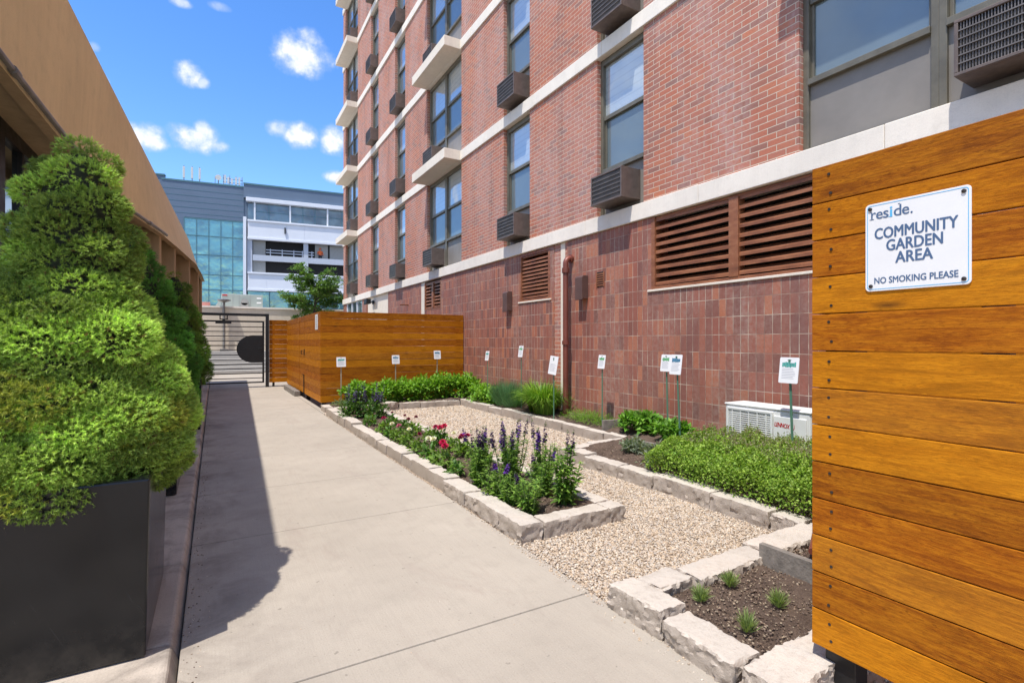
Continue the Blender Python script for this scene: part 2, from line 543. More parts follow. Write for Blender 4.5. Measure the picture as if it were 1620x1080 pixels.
M['salmon'] = simple('pink_panel', (.48, .20, .17), 0.6)
M['beige_wall'] = concrete_mat('beige_wall', (.66, .57, .45), 0.85, 0.15, 0.2, 0.06)
M['grey_wall'] = concrete_mat('grey_wall', (.40, .385, .36), 0.85, 0.1, 0.2, 0.08)
M['orange'] = simple('orange_vest', (.75, .14, .03), 0.7)
M['skin'] = simple('skin', (.42, .25, .17), 0.6)
M['navy'] = simple('navy_cloth', (.02, .025, .04), 0.8)
M['rust'] = simple('rusty_iron', (.18, .065, .03), 0.8, 0.2, 0.4, 25)
M['galv'] = simple('galvanised', (.25, .235, .215), 0.5, 0.5, 0.2)
M['paper'] = simple('paper_notice', (.78, .78, .76), 0.5)


def scuff(m):
    t = NT(m.node_tree)
    b = t.n['Principled BSDF']
    old = b.inputs['Base Color'].links[0].from_socket
    co = t.coords()
    x, y, z = t.sep(co)
    st = t.noise(t.comb(t.math('ADD', t.math('MULTIPLY', x, 30), t.math('MULTIPLY', z, 14)), t.math('MULTIPLY', y, 30), t.math('MULTIPLY', z, 2.5)), 1.0, 4, 0.6)
    mk = t.noise(co, 3.0, 3, 0.5)
    f = t.math('MULTIPLY', t.map_range(st, 0.62, 0.75, 0, 1), t.map_range(mk, 0.55, 0.68, 0, .35), clamp=True)
    c = t.mix(f, old, (.12, .12, .12))
    dust = t.math('MULTIPLY', t.map_range(z, 0.22, 0.0, 0, 1, True), t.map_range(t.noise(co, 9, 5, .65), 0.4, 0.7, 0, .35), clamp=True)
    c = t.mix(dust, c, (.10, .085, .07))
    t.put(b.inputs['Base Color'], c)


scuff(M['planter'])


# ------------------------------------------------------------------ mesh helpers
class MB:
    def __init__(self):
        self.v = []
        self.f = []
        self.mi = []
        self.k = 0

    def mat(self, k):
        self.k = k
        return self

    def add(self, vs, fs):
        o = len(self.v)
        self.v += [tuple(p) for p in vs]
        for f in fs:
            self.f.append(tuple(o + i for i in f))
            self.mi.append(self.k)

    def box(self, x0, x1, y0, y1, z0, z1):
        if x0 > x1: x0, x1 = x1, x0
        if y0 > y1: y0, y1 = y1, y0
        if z0 > z1: z0, z1 = z1, z0
        self.add([(x0, y0, z0), (x1, y0, z0), (x1, y1, z0), (x0, y1, z0), (x0, y0, z1), (x1, y0, z1), (x1, y1, z1), (x0, y1, z1)],
                 [(0, 3, 2, 1), (4, 5, 6, 7), (0, 1, 5, 4), (1, 2, 6, 5), (2, 3, 7, 6), (3, 0, 4, 7)])
        return self

    def hexa(self, p):
        self.add(p, [(0, 3, 2, 1), (4, 5, 6, 7), (0, 1, 5, 4), (1, 2, 6, 5), (2, 3, 7, 6), (3, 0, 4, 7)])
        return self

    def tube(self, pts, r, n=10, cap=True):
        pts = [Vector(p) for p in pts]
        rs = r if isinstance(r, (list, tuple)) else [r] * len(pts)
        rings = []
        prev = None
        for i, p in enumerate(pts):
            a = pts[max(i - 1, 0)]
            b = pts[min(i + 1, len(pts) - 1)]
            d = (b - a).normalized()
            if prev is None:
                s = d.cross(Vector((0, 0, 1)))
                if s.length < 1e-3:
                    s = d.cross(Vector((1, 0, 0)))
            else:
                s = prev - d * prev.dot(d)
            s.normalize()
            prev = s
            q = d.cross(s)
            rings.append([p + (s * math.cos(2 * math.pi * k / n) + q * math.sin(2 * math.pi * k / n)) * rs[i] for k in range(n)])
        vs = [v for rg in rings for v in rg]
        fs = []
        for i in range(len(rings) - 1):
            for k in range(n):
                k2 = (k + 1) % n
                fs.append((i * n + k, i * n + k2, (i + 1) * n + k2, (i + 1) * n + k))
        if cap:
            fs.append(tuple(range(n - 1, -1, -1)))
            fs.append(tuple((len(rings) - 1) * n + k for k in range(n)))
        self.add(vs, fs)
        return self

    def prism(self, poly, axis, a, b):
        """extrude a 2D outline; axis 'x': outline is (y,z), 'y': (x,z), 'z': (x,y)"""
        def P(p, t):
            return {'x': (t, p[0], p[1]), 'y': (p[0], t, p[1]), 'z': (p[0], p[1], t)}[axis]
        n = len(poly)
        vs = [P(p, a) for p in poly] + [P(p, b) for p in poly]
        fs = [tuple(range(n)), tuple(range(2 * n - 1, n - 1, -1))]
        for i in range(n):
            j = (i + 1) % n
            fs.append((i, n + i, n + j, j))
        self.add(vs, fs)
        return self

    def build(self, name, mats, parent=None, world=True, bevel=0.0, smooth=False, segs=2):
        me = bpy.data.meshes.new(name)
        v = self.v
        if parent is not None and world:
            L = parent['_org']
            v = [(p[0] - L[0], p[1] - L[1], p[2] - L[2]) for p in v]
        me.from_pydata(v, [], self.f)
        if not isinstance(mats, (list, tuple)):
            mats = [mats]
        for m in mats:
            me.materials.append(m)
        if len(mats) > 1:
            me.polygons.foreach_set('material_index', self.mi)
        import bmesh
        bm = bmesh.new()
        bm.from_mesh(me)
        bmesh.ops.recalc_face_normals(bm, faces=bm.faces)
        bm.to_mesh(me)
        bm.free()
        if smooth:
            me.polygons.foreach_set('use_smooth', [True] * len(me.polygons))
            me.set_sharp_from_angle(angle=R(40))
        me.update()
        o = bpy.data.objects.new(name, me)
        C.objects.link(o)
        if parent is not None:
            o.parent = parent
        if bevel:
            b = o.modifiers.new('bevel', 'BEVEL')
            b.width = bevel
            b.segments = segs
            b.limit_method = 'ANGLE'
            b.harden_normals = False
        return o


def tag(o, label, cat, group=None):
    o['label'] = label
    o['category'] = cat
    if group:
        o['group'] = group
    return o


def thing(name, label, cat, loc=(0, 0, 0), group=None):
    o = bpy.data.objects.new(name, None)
    C.objects.link(o)
    o.location = loc
    o.empty_display_size = 0.2
    o['_org'] = tuple(loc)
    tag(o, label, cat, group)
    return o


def struct(o, kind='structure'):
    o['kind'] = kind
    return o


def copy_tree(o, parent=None):
    c = o.copy()
    C.objects.link(c)
    if parent is not None:
        c.parent = parent
    for ch in list(o.children):
        copy_tree(ch, c)
    return c


def np_mesh(name, V, faces, mat, parent=None, cols=None, smooth=False, org=(0, 0, 0)):
    """faces: (N,k) int array"""
    me = bpy.data.meshes.new(name)
    V = np.asarray(V, dtype=np.float32) - np.asarray(org, dtype=np.float32)
    F = np.asarray(faces, dtype=np.int32)
    k = F.shape[1]
    me.vertices.add(len(V))
    me.vertices.foreach_set('co', V.ravel())
    me.loops.add(F.size)
    me.loops.foreach_set('vertex_index', F.ravel())
    me.polygons.add(len(F))
    me.polygons.foreach_set('loop_start', np.arange(0, F.size, k, dtype=np.int32))
    if smooth:
        me.polygons.foreach_set('use_smooth', np.ones(len(F), dtype=bool))
    if cols is not None:
        ca = me.color_attributes.new('Col', 'FLOAT_COLOR', 'POINT')
        c4 = np.ones((len(V), 4), dtype=np.float32)
        c4[:, :3] = np.clip(cols, 0, 1)
        ca.data.foreach_set('color', c4.ravel())
    me.materials.append(mat)
    me.update(calc_edges=True)
    o = bpy.data.objects.new(name, me)
    C.objects.link(o)
    if parent is not None:
        o.parent = parent
    return o


def text_into(mb, s, size, place, bold=0.0, shear=0.0, space=1.0, align='LEFT', fit=None):
    """flat lettering; place(u, v, d) gives the point, bold thickens strokes by stacked copies"""
    cu = bpy.data.curves.new('txt', 'FONT')
    cu.body = s
    cu.size = size
    cu.shear = shear
    cu.space_character = space
    cu.align_x = align
    cu.resolution_u = 3
    ob = bpy.data.objects.new('txt', cu)
    C.objects.link(ob)
    dg = bpy.context.evaluated_depsgraph_get()
    dg.update()
    me = bpy.data.meshes.new_from_object(ob.evaluated_get(dg))
    us = [v.co.x for v in me.vertices]
    k = 1.0
    if fit:
        k = fit / (max(us) - min(us))
    shifts = [(0, 0)]
    if bold:
        shifts = [(-bold, 0), (bold, 0), (0, bold * .7), (0, -bold * .7)]
    for i, (du, dv) in enumerate(shifts):
        mb.add([place(v.co.x * k + du, v.co.y + dv, i * .00003) for v in me.vertices], [tuple(p.vertices) for p in me.polygons])
    bpy.data.objects.remove(ob)
    bpy.data.curves.remove(cu)
    bpy.data.meshes.remove(me)


rs = np.random.RandomState


def unit(a):
    return a / np.maximum(np.linalg.norm(a, axis=-1, keepdims=True), 1e-9)


def leaf_arrays(P, D, Nn, L, W, col, fold=0.25, droop=0.0):
    """six-vertex folded leaves: P base, D direction, Nn upper side"""
    n = len(P)
    D = unit(D)
    S = unit(np.cross(D, Nn))
    U = np.cross(S, D)
    L = np.broadcast_to(L, n)[:, None]
    W = np.broadcast_to(W, n)[:, None]
    b = P
    m1 = P + D * L * 0.45
    tip = P + D * L - U * L * droop
    l = P + D * L * 0.42 + S * W * 0.5 + U * W * fold
    r = P + D * L * 0.42 - S * W * 0.5 + U * W * fold
    V = np.stack([b, l, tip, r, m1], 1).reshape(-1, 3)
    o = (np.arange(n) * 5)[:, None]
    F = np.concatenate([o + np.array([[0, 4, 1]]), o + np.array([[4, 2, 1]]), o + np.array([[0, 3, 4]]), o + np.array([[3, 2, 4]])], 0)
    cc = np.repeat(col, 5, axis=0)
    return V, F, cc


def merge(parts):
    V, F, K = [], [], []
    o = 0
    for v, f, c in parts:
        V.append(v)
        F.append(f + o)
        K.append(c)
        o += len(v)
    return np.concatenate(V), np.concatenate(F), np.concatenate(K)


def jitter_col(r, n, base, amt=0.25, alt=None, palt=0.0):
    c = np.array(base)[None, :] * (1 + amt * (r.rand(n, 1) * 2 - 1))
    c = c * (1 + 0.08 * (r.rand(n, 3) * 2 - 1))
    if alt is not None:
        k = r.rand(n) < palt
        c[k] = np.array(alt)[None, :] * (1 + amt * (r.rand(k.sum(), 1) * 2 - 1))
    return c


# ================================================================== THE SETTING
def build_ground():
    mb = MB()
    mb.add([(-600, -600, -0.06), (600, -600, -0.06), (600, 900, -0.06), (-600, 900, -0.06)], [(0, 1, 2, 3)])
    struct(mb.build('ground', M['ground']))
    # path slabs with open joints
    js = [-3.0, -1.2, 0.45, 2.2, 4.0, 5.27, 6.72, 8.2, 9.7, 11.2, 12.7, 14.2, 15.7, 17.2, 18.8, 20.4, 22.0, 24.0, 26.0]
    mb = MB()
    for i, (a, b) in enumerate(zip(js[:-1], js[1:])):
        x1 = 1.76 if b <= 17.3 else 6.5
        x0 = -0.13 if b <= 20 else -4.0
        # edges run a little skew, as poured
        mb.hexa([(x0, a + .004, -.05), (x1, a + .004, -.05), (x1, b - .004, -.05), (x0, b - .004, -.05),
                 (x0, a + .004, 0), (x1, a + .004, 0), (x1, b - .004, 0), (x0, b - .004, 0)])
    struct(mb.build('path', M['path'], bevel=0.006))
    mb = MB()
    y = -3.0
    r = random.Random(4)
    while y < 19.0:
        b = y + 0.95
        mb.hexa([(-5.5, y + .003, -.05), (-.133, y + .003, -.05), (-.133, b - .003, -.05), (-5.5, b - .003, -.05),
                 (-5.5, y + .003, .03), (-.165, y + .003, .03), (-.165, b - .003, .03), (-5.5, b - .003, .03)])
        y = b
    struct(mb.build('kerb_strip', M['path2'], bevel=0.012))
    # strip along the enclosure
    mb = MB()
    mb.box(1.765, 1.86, 10.2, 16.9, -.05, .004)
    struct(mb.build('pavement', M['path'], bevel=0.004))


def soil_patch(name, x0, x1, y0, y1, z0, z1, seed, amp=0.018, xs=0.03):
    """a lumpy sheet; z runs from z0 at x0 to z1 at x1"""
    nx = max(4, int((x1 - x0) / xs))
    ny = max(4, int((y1 - y0) / xs))
    V = []
    for j in range(ny + 1):
        for i in range(nx + 1):
            x = x0 + (x1 - x0) * i / nx
            y = y0 + (y1 - y0) * j / ny
            z = z0 + (z1 - z0) * i / nx
            p = Vector((x * 7, y * 7, seed))
            z += amp * (noise.noise(p) + 0.7 * noise.noise(p * 3.1) + 0.4 * noise.noise(p * 8))
            V.append((x, y, z))
    i, j = np.meshgrid(np.arange(nx), np.arange(ny))
    a = (j * (nx + 1) + i).ravel()
    F = np.stack([a, a + 1, a + nx + 2, a + nx + 1], 1)
    o = np_mesh(name, V, F, M['soil'], smooth=True)
    struct(o)
    return o


def icosphere():
    t = (1 + 5 ** .5) / 2
    v = np.array([(-1, t, 0), (1, t, 0), (-1, -t, 0), (1, -t, 0), (0, -1, t), (0, 1, t), (0, -1, -t), (0, 1, -t), (t, 0, -1), (t, 0, 1), (-t, 0, -1), (-t, 0, 1)], float)
    v /= np.linalg.norm(v[0])
    f = np.array([(0, 11, 5), (0, 5, 1), (0, 1, 7), (0, 7, 10), (0, 10, 11), (1, 5, 9), (5, 11, 4), (11, 10, 2), (10, 7, 6), (7, 1, 8), (3, 9, 4), (3, 4, 2), (3, 2, 6), (3, 6, 8), (3, 8, 9), (4, 9, 5), (2, 4, 11), (6, 2, 10), (8, 6, 7), (9, 8, 1)])
    return v, f


def scatter_pebbles(name, regions, pal, seed, mat, flat=0.62):
    """regions: (x0,x1,y0,y1,z,count,size)"""
    r = rs(seed)
    bv, bf = icosphere()
    VV, FF, CC = [], [], []
    o = 0
    for (x0, x1, y0, y1, z, n, s) in regions:
        px = r.uniform(x0, x1, n)
        py = r.uniform(y0, y1, n)
        sz = s * r.uniform(0.55, 1.45, n)
        sx = sz * r.uniform(0.7, 1.3, n)
        sy = sz * r.uniform(0.7, 1.3, n)
        s3 = sz * flat * r.uniform(0.7, 1.2, n)
        pz = z + s3 * 0.25 + r.uniform(0, s * 0.7, n)
        a = r.uniform(0, 6.28, n)
        v = bv[None] * np.stack([sx, sy, s3], 1)[:, None] * (1 + 0.22 * (r.rand(n, 12, 1) - 0.5))
        tl = r.uniform(-0.6, 0.6, n)
        ca, sa = np.cos(tl)[:, None], np.sin(tl)[:, None]
        v = np.stack([v[..., 0] * ca - v[..., 2] * sa, v[..., 1], v[..., 0] * sa + v[..., 2] * ca], -1)
        ca, sa = np.cos(a)[:, None], np.sin(a)[:, None]
        v = np.stack([v[..., 0] * ca - v[..., 1] * sa, v[..., 0] * sa + v[..., 1] * ca, v[..., 2]], -1)
        v += np.stack([px, py, pz], 1)[:, None]
        VV.append(v.reshape(-1, 3))
        FF.append((np.arange(n)[:, None, None] * 12 + bf[None]).reshape(-1, 3) + o)
        c = np.array(pal)[r.choice(len(pal), n)] * r.uniform(0.8, 1.15, (n, 1))
        CC.append(np.repeat(c, 12, 0))
        o += n * 12
    ob = np_mesh(name, np.concatenate(VV), np.concatenate(FF), mat, cols=np.concatenate(CC), smooth=True)
    return struct(ob, 'stuff')


def build_beds():
    mb = MB()
    mb.box(1.765, 5.05, -2.0, 11.0, -.05, -.012)
    struct(mb.build('gravel_bed', M['gravel_base']))
    soil_patch('soil', 1.93, 2.62, 3.06, 9.9, .075, .085, 3)
    soil_patch('soil', 1.86, 5.05, 1.24, 1.86, .06, .10, 5, 0.014, 0.022)
    soil_patch('soil', 3.58, 5.05, 1.95, 4.83, .10, .22, 7)
    soil_patch('soil', 4.62, 5.05, 4.8, 10.95, .10, .2, 9)
    soil_patch('soil', 2.7, 4.66, 10.06, 10.98, .09, .13, 11)
    soil_patch('soil', 1.9, 2.72, 10.22, 10.98, .07, .09, 13)
    pal = [(.62, .49, .34), (.56, .43, .29), (.48, .35, .23), (.72, .64, .53), (.40, .29, .20), (.60, .55, .48), (.36, .31, .27), (.55, .40, .25), (.66, .58, .47), (.50, .46, .41), (.30, .22, .16)]
    pm = np.mean(pal, 0)
    pal = [tuple(.62 * np.array(p) + .38 * pm) for p in pal]
    scatter_pebbles('gravel', [
        (1.77, 3.52, 1.96, 3.05, -.009, 21000, .0066),
        (2.70, 3.50, 3.0, 4.85, -.009, 13500, .0073),
        (2.70, 4.52, 4.8, 7.2, -.008, 24000, .0088),
        (2.70, 4.52, 7.2, 10.0, -.008, 15000, .012),
        (1.78, 2.72, 9.95, 10.2, -.008, 1400, .012),
        (2.1, 5.0, -0.4, 1.12, -.012, 6000, .010),
        (1.70, 1.80, 2.05, 3.0, -.002, 260, .006),
        (1.66, 1.80, 1.0, 2.0, -.002, 150, .005), (1.72, 1.785, 2.95, 10.0, -.002, 900, .0035),
        (-.13, -.02, 1.5, 12.0, -.002, 500, .003), (0.0, 1.7, 1.2, 9.0, -.001, 70, .003)], pal, 21, M['pebble'])
    cp = [(.24, .17, .12), (.17, .11, .075), (.34, .26, .18), (.10, .065, .045), (.34, .27, .19), (.14, .10, .08), (.12, .08, .06), (.15, .10, .07)]
    scatter_pebbles('mulch', [
        (1.9, 3.1, 1.26, 1.84, .072, 2600, .0048), (1.95, 2.6, 3.1, 9.8, .085, 4200, .006),
        (3.62, 4.4, 2.0, 4.7, .135, 1500, .006), (2.8, 4.6, 10.1, 10.9, .11, 400, .008),
        (2.76, 3.6, 1.5, 1.84, .09, 500, .006), (1.74, 1.79, 2.9, 10.0, -.001, 700, .004), (-.135, -.06, 1.5, 12.0, .0, 400, .0035)], cp, 22, M['chip'], 0.4)


build_ground()
build_beds()

# ================================================================== BRICK TOWER
XF = 5.05
Z1T = 3.23
FLOOR = 2.615
NF = 6
BANDH = 0.225
SINGLE = [(5.17, 6.15), (8.09, 9.08), (15.28, 16.30), (18.25, 19.25)]
BAY = [(0.78, 3.02), (11.13, 13.39), (21.3, 23.5)]
YEND = 24.0
ZTOP = Z1T + FLOOR * NF + 0.9


def build_tower():
    t = thing('brick_building', 'tall red brick apartment tower with cream floor bands and air conditioners', 'building', (XF, 0, 0))
    # upper wall: brick strips between the window columns
    ops = sorted(SINGLE + BAY)
    mb = MB()
    ys = [-4.0]
    for a, b in ops:
        ys += [a, b]
    ys.append(YEND)
    for i in range(0, len(ys), 2):
        mb.box(XF, XF + .32, ys[i], ys[i + 1], 3.1, ZTOP)
    mb.box(XF + .33, XF + 9, -4.0, YEND - .01, 3.1, ZTOP - .3)
    mb.box(XF + .32, XF + 9, YEND - .009, YEND, 0, ZTOP)
    mb.build('wall', M['brick'], t)
    # base wall of soldier bricks, open where the louvers sit
    mb = MB()
    holes = [(2.51, 5.03, 2.04, 3.0), (7.43, 8.46, 2.10, 2.95), (12.4, 13.62, 2.2, 2.95)]

    def strip(y0, y1, z0=-.1, z1=3.004):
        mb = MB()
        mb.box(XF + .004, XF + .32, y0, y1, z0, z1)
        mb.build('base_wall', M['soldier'], t)
    strip(-4, 2.51)
    strip(2.51, 5.03, -.1, 2.04)
    strip(5.03, 6.92)
    strip(7.31, 7.43)
    strip(7.43, 8.46, -.1, 2.10)
    strip(7.43, 8.46, 2.95, 3.004)
    strip(8.46, 12.4)
    strip(12.4, 13.62, -.1, 2.2)
    strip(13.9, 17.1)
    strip(19.9, 20.6)
    strip(23.4, YEND)
    mb = MB()
    mb.box(XF + .40, XF + .44, 2.3, 24, 0, 3.1)
    mb.build('wall_backing', M['dark'], t)
    # pale expansion strip with stacked brick reveals
    mb = MB()
    for q in ((.012, 7.00, 7.12, -.1), (.012, 13.62, 13.9, 1.2), (.05, 17.1, 19.9, 1.0)):
        mb = MB()
        mb.box(XF + q[0], XF + .30, q[1], q[2], q[3], 3.0)
        mb.build('trim_strip', M['slab'], t)
    for q in ((6.92, 7.0), (7.12, 7.31)):
        mb = MB()
        mb.box(XF + .018, XF + .32, q[0], q[1], -.1, 3.0)
        mb.build('pilaster', M['brick'], t)
    # floor bands and projecting slabs
    for k in range(NF + 1):
        z = Z1T + FLOOR * k
        mb = MB()
        r = random.Random(k)
        y = -4.0
        while y < YEND:
            b = min(y + 1.9 + r.random() * .3, YEND + .03)
            jx = r.uniform(-.003, .003)
            mb.box(XF - .035 + jx, XF + .33, y + .0015, b - .0015, z - BANDH + r.uniform(-.004, .004), z + r.uniform(-.004, .004))
            y = b
        mb.build('floor_band', M['band'], t, bevel=0.008)
        if k >= 1:
            for a, b in BAY[1:] + BAY[:1]:
                mb = MB()
                mb.box(XF - .44, XF - .036, a, b, z - BANDH - .004, z + .003)
                mb.build('balcony_slab', M['slab'], t, bevel=0.008)
    mb = MB()
    mb.box(XF - .08, XF + .5, -4, YEND + .05, ZTOP, ZTOP + .25)
    mb.build('parapet', M['band'], t)

    # ---- prototypes, at the local origin (outer face of wall x=0, near jamb y=0, sill z=0)
    H = FLOOR - BANDH

    def sash(w, parent_off):
        """frame boxes for one light of width w starting at y=parent_off"""
        mb = MB()
        x0, x1 = .07, .15
        f = .055
        y0, y1 = parent_off, parent_off + w
        mb.box(x0, x1, y0, y0 + f, .0, H)
        mb.box(x0, x1, y1 - f, y1, .0, H)
        mb.box(x0, x1, y0 + f, y1 - f, H - .09, H)
        mb.box(x0, x1, y0 + f, y1 - f, .0, .04)
        mb.box(x0 - .02, x1, y0 + f, y1 - f, .66, .72)      # sill above panel
        mb.box(x0 + .02, x1, y0 + f, y1 - f, 1.47, 1.53)    # meeting rail
        # inner bead
        mb.box(x0 + .045, x1, y0 + f, y0 + f + .03, .72, 1.47)
        mb.box(x0 + .045, x1, y1 - f - .03, y1 - f, .72, 1.47)
        mb.box(x0 + .045, x1, y0 + f + .03, y1 - f - .03, .72, .75)
        return mb

    def window(w, off):
        fr = sash(w, off).build('window', M['bronze'], None, bevel=0.004)
        for o, zr, m in (('pane', (1.53, H - .09), M['pane_up']), ('pane', (.75, 1.47), M['pane_low'])):
            mb = MB()
            x = .125 if m is M['pane_up'] else .135
            mb.box(x, x + .006, off + .055, off + w - .055, zr[0], zr[1])
            p = mb.build(o, m, None)
            p.parent = fr
        mb = MB()
        mb.box(.105, .12, off + .055, off + w - .055, .04, .66)
        p = mb.build('spandrel_panel', M['panel'], None)
        p.parent = fr
        return fr

    def air_con():
        """through-wall unit, 0.66 wide, front face at x=-.25"""
        mb = MB()
        w, h, x0 = .66, .42, -.25
        mb.box(x0 + .03, .1, 0, w, 0, h)
        for (a, b, c, d) in ((0, w, 0, .025), (0, w, h - .025, h), (0, .025, .025, h - .025), (w - .025, w, .025, h - .025)):
            mb.box(x0, x0 + .032, a, b, c, d)
        o = mb.build('air_conditioner', M['ac'], None, bevel=0.004)
        mb = MB()
        n = 34
        for i in range(n):
            y = .03 + (w - .06) * (i + .5) / n
            mb.box(x0 + .012, x0 + .029, y - .003, y + .003, .026, h - .026)
        for z in np.linspace(.026, h - .026, 7)[1:-1]:
            mb.box(x0 + .002, x0 + .011, .026, w - .026, z - .0045, z + .0045)
        g = mb.build('grille', M['ac_bar'], None)
        g.parent = o
        mb = MB()
        mb.box(x0 + .0295, x0 + .034, .026, w - .026, .026, h - .026)
        g = mb.build('coil', M['ac_dark'], None)
        g.parent = o
        return o

    wS = window(.98, 0)
    wB1 = window(1.12, 0)
    ac = air_con()
    protos = {'S': wS, 'B': wB1, 'A': ac}
    used = set()

    def place(k, y, z):
        o = protos[k] if k not in used else copy_tree(protos[k])
        used.add(k)
        o.parent = t
        o.location = (0, y, z)
        return o
    for k in range(NF):
        z = Z1T + FLOOR * k
        for (a, b) in SINGLE:
            place('S', a + .002, z)
            place('A', a + .165, z + .10)
        for i, (a, b) in enumerate(BAY):
            place('B', a, z)
            place('B', a + 1.12, z)
            place('A', (a + .25) if i in (0, 2) else (a + 1.30), z + .10)

    # ---- louvers
    def louver(y0, y1, z0, z1, pitch, posts):
        mb = MB()
        fw = .06
        mb.box(XF + .0, XF + .12, y0, y0 + fw, z0, z1)
        mb.box(XF + .0, XF + .12, y1 - fw, y1, z0, z1)
        mb.box(XF + .0, XF + .12, y0 + fw, y1 - fw, z0, z0 + .035)
        mb.box(XF + .02, XF + .12, y0 + fw, y1 - fw, z1 - .03, z1)
        for p in posts:
            mb.box(XF - .006, XF + .12, p - .06, p + .06, z0 + .035, z1 - .03)
        o = mb.build('louver_vent', M['louver'], t, bevel=0.004)
        mb = MB()
        edges = [y0 + fw] + [q for p in posts for q in (p - .06, p + .06)] + [y1 - fw]
        rr = random.Random(int(y0 * 10))
        for e in range(0, len(edges), 2):
            z = z0 + .05
            while z < z1 - .06:
                d = rr.uniform(-.004, .004)
                d2 = rr.uniform(-.006, .006)
                ya, yb = edges[e], edges[e + 1]
                th = .018
                # blade slopes down and out
                P = []
                for y, dd in ((ya, d), (yb, d2)):
                    P.append([(XF + .02, y, z + dd), (XF + .13, y, z + pitch * .75 + dd), (XF + .13, y, z + pitch * .75 + th + dd), (XF + .02, y, z + .036 + dd)])
                a, b = P
                mb.hexa([a[0], a[1], b[1], b[0], a[3], a[2], b[2], b[3]])
                z += pitch
        s = mb.build('slats', M['louver'], None)
        s.parent = o
        s.location = (-XF, 0, 0)
        return o
    louver(2.51, 5.03, 2.04, 3.0, .105, [3.77])
    louver(7.43, 8.46, 2.10, 2.95, .068, [])
    louver(12.4, 13.62, 2.2, 2.95, .09, [13.0])
    for q in ((2.45, 5.09, 2.012, 2.04), (7.39, 8.5, 2.072, 2.10)):
        mb = MB()
        mb.box(XF - .014, XF + .1, *q)
        mb.build('louver_sill', M['slab'], t, bevel=0.004)
    # small vent
    mb = MB()
    for i in range(6):
        mb.box(XF - .008, XF + .012, 6.0, 6.15, 2.19 + i * .034, 2.208 + i * .034)
    mb.box(XF - .012, XF + .004, 5.985, 6.0, 2.175, 2.40)
    mb.box(XF - .012, XF + .004, 6.15, 6.165, 2.175, 2.40)
    v = mb.build('wall_vent', M['louver'], t)
    mb = MB()
    mb.box(XF - .003, XF + .003, 6.0, 6.15, 2.18, 2.40)
    g = mb.build('vent_hole', M['dark'], None)
    g.parent = v
    g.location = (-XF, 0, 0)
    # drain pipe with elbow into the wall
    mb = MB()
    pts = [(XF + .05, 6.80, 2.70)]
    for i in range(7):
        a = i / 6 * math.pi / 2
        pts.append((XF - .03 - .09 * math.sin(a), 6.80, 2.70 - .09 + .09 * math.cos(a)))
    pts.append((XF - .12, 6.80, .05))
    mb.tube(pts, .045, 16)
    mb.tube([(XF - .12, 6.80, 2.46), (XF - .12, 6.80, 2.54)], .062, 16)
    mb.tube([(XF - .12, 6.80, 1.3), (XF - .12, 6.80, 1.36)], .060, 16)
    mb.tube([(XF + .0, 6.80, 2.70), (XF - .035, 6.80, 2.70)], .066, 16)
    mb.build('drain_pipe', M['pipe'], t, smooth=True)
    # wall lamps
    for (y0, y1, z0, z1) in ((6.37, 6.55, 2.0, 2.38), (8.74, 8.92, 1.93, 2.33)):
        mb = MB()
        mb.prism([(XF, z0 + .02), (XF, z1), (XF - .09, z1), (XF - .12, z1 - .03), (XF - .12, z0), (XF - .10, z0), (XF - .10, z0 + .02)], 'y', y0, y1)
        mb.build('wall_lamp', M['wall_lamp'], t, bevel=0.004)
    # floodlight under the band, far end
    mb = MB()
    mb.box(XF - .02, XF + .02, 18.9, 19.05, 2.72, 2.86)
    mb.tube([(XF - .02, 18.97, 2.79), (XF - .12, 18.97, 2.79)], .02, 8)
    mb.hexa([(XF - .30, 18.8, 2.70), (XF - .12, 18.8, 2.72), (XF - .12, 19.15, 2.72), (XF - .30, 19.15, 2.70),
             (XF - .28, 18.8, 2.90), (XF - .12, 18.8, 2.90), (XF - .12, 19.15, 2.90), (XF - .28, 19.15, 2.90)])
    mb.build('floodlight', M['black'], t, bevel=0.005)
    # glazed door lights at the far end
    mb = MB()
    mb.box(XF + .05, XF + .06, 20.6, 23.4, .9, 3.0)
    mb.build('ground_floor_window', M['pane_low'], t)
    mb = MB()
    for y in (20.6, 21.5, 22.4, 23.3):
        mb.box(XF + .02, XF + .049, y, y + .1, .9, 3.0)
    mb.build('window_bars', M['off_white'], t)
    # rust coloured conduit stub on wall
    mb = MB()
    mb.tube([(XF + .02, 15.0, 2.45), (XF - .25, 15.0, 2.44)], .02, 8)
    mb.build('pipe_stub', M['rust'], t)


build_tower()


# ================================================================== TAN CONCRETE BUILDING
def lerp_poly(pts, y):
    for (a, xa), (b, xb) in zip(pts[:-1], pts[1:]):
        if y <= b:
            k = (y - a) / (b - a)
            return xa + (xb - xa) * k
    return pts[-1][1]


FB = [(2.5, -1.31), (4.9, -1.29), (6.4, -1.265), (9.0, -1.19), (10.0, -1.02), (11.1, -.83), (12.5, -.66), (15.0, -.40), (17.0, -.32), (19.3, -.27)]
FT = lambda y: -1.21 + .038 * (y - 6.4)
SOF = 3.27


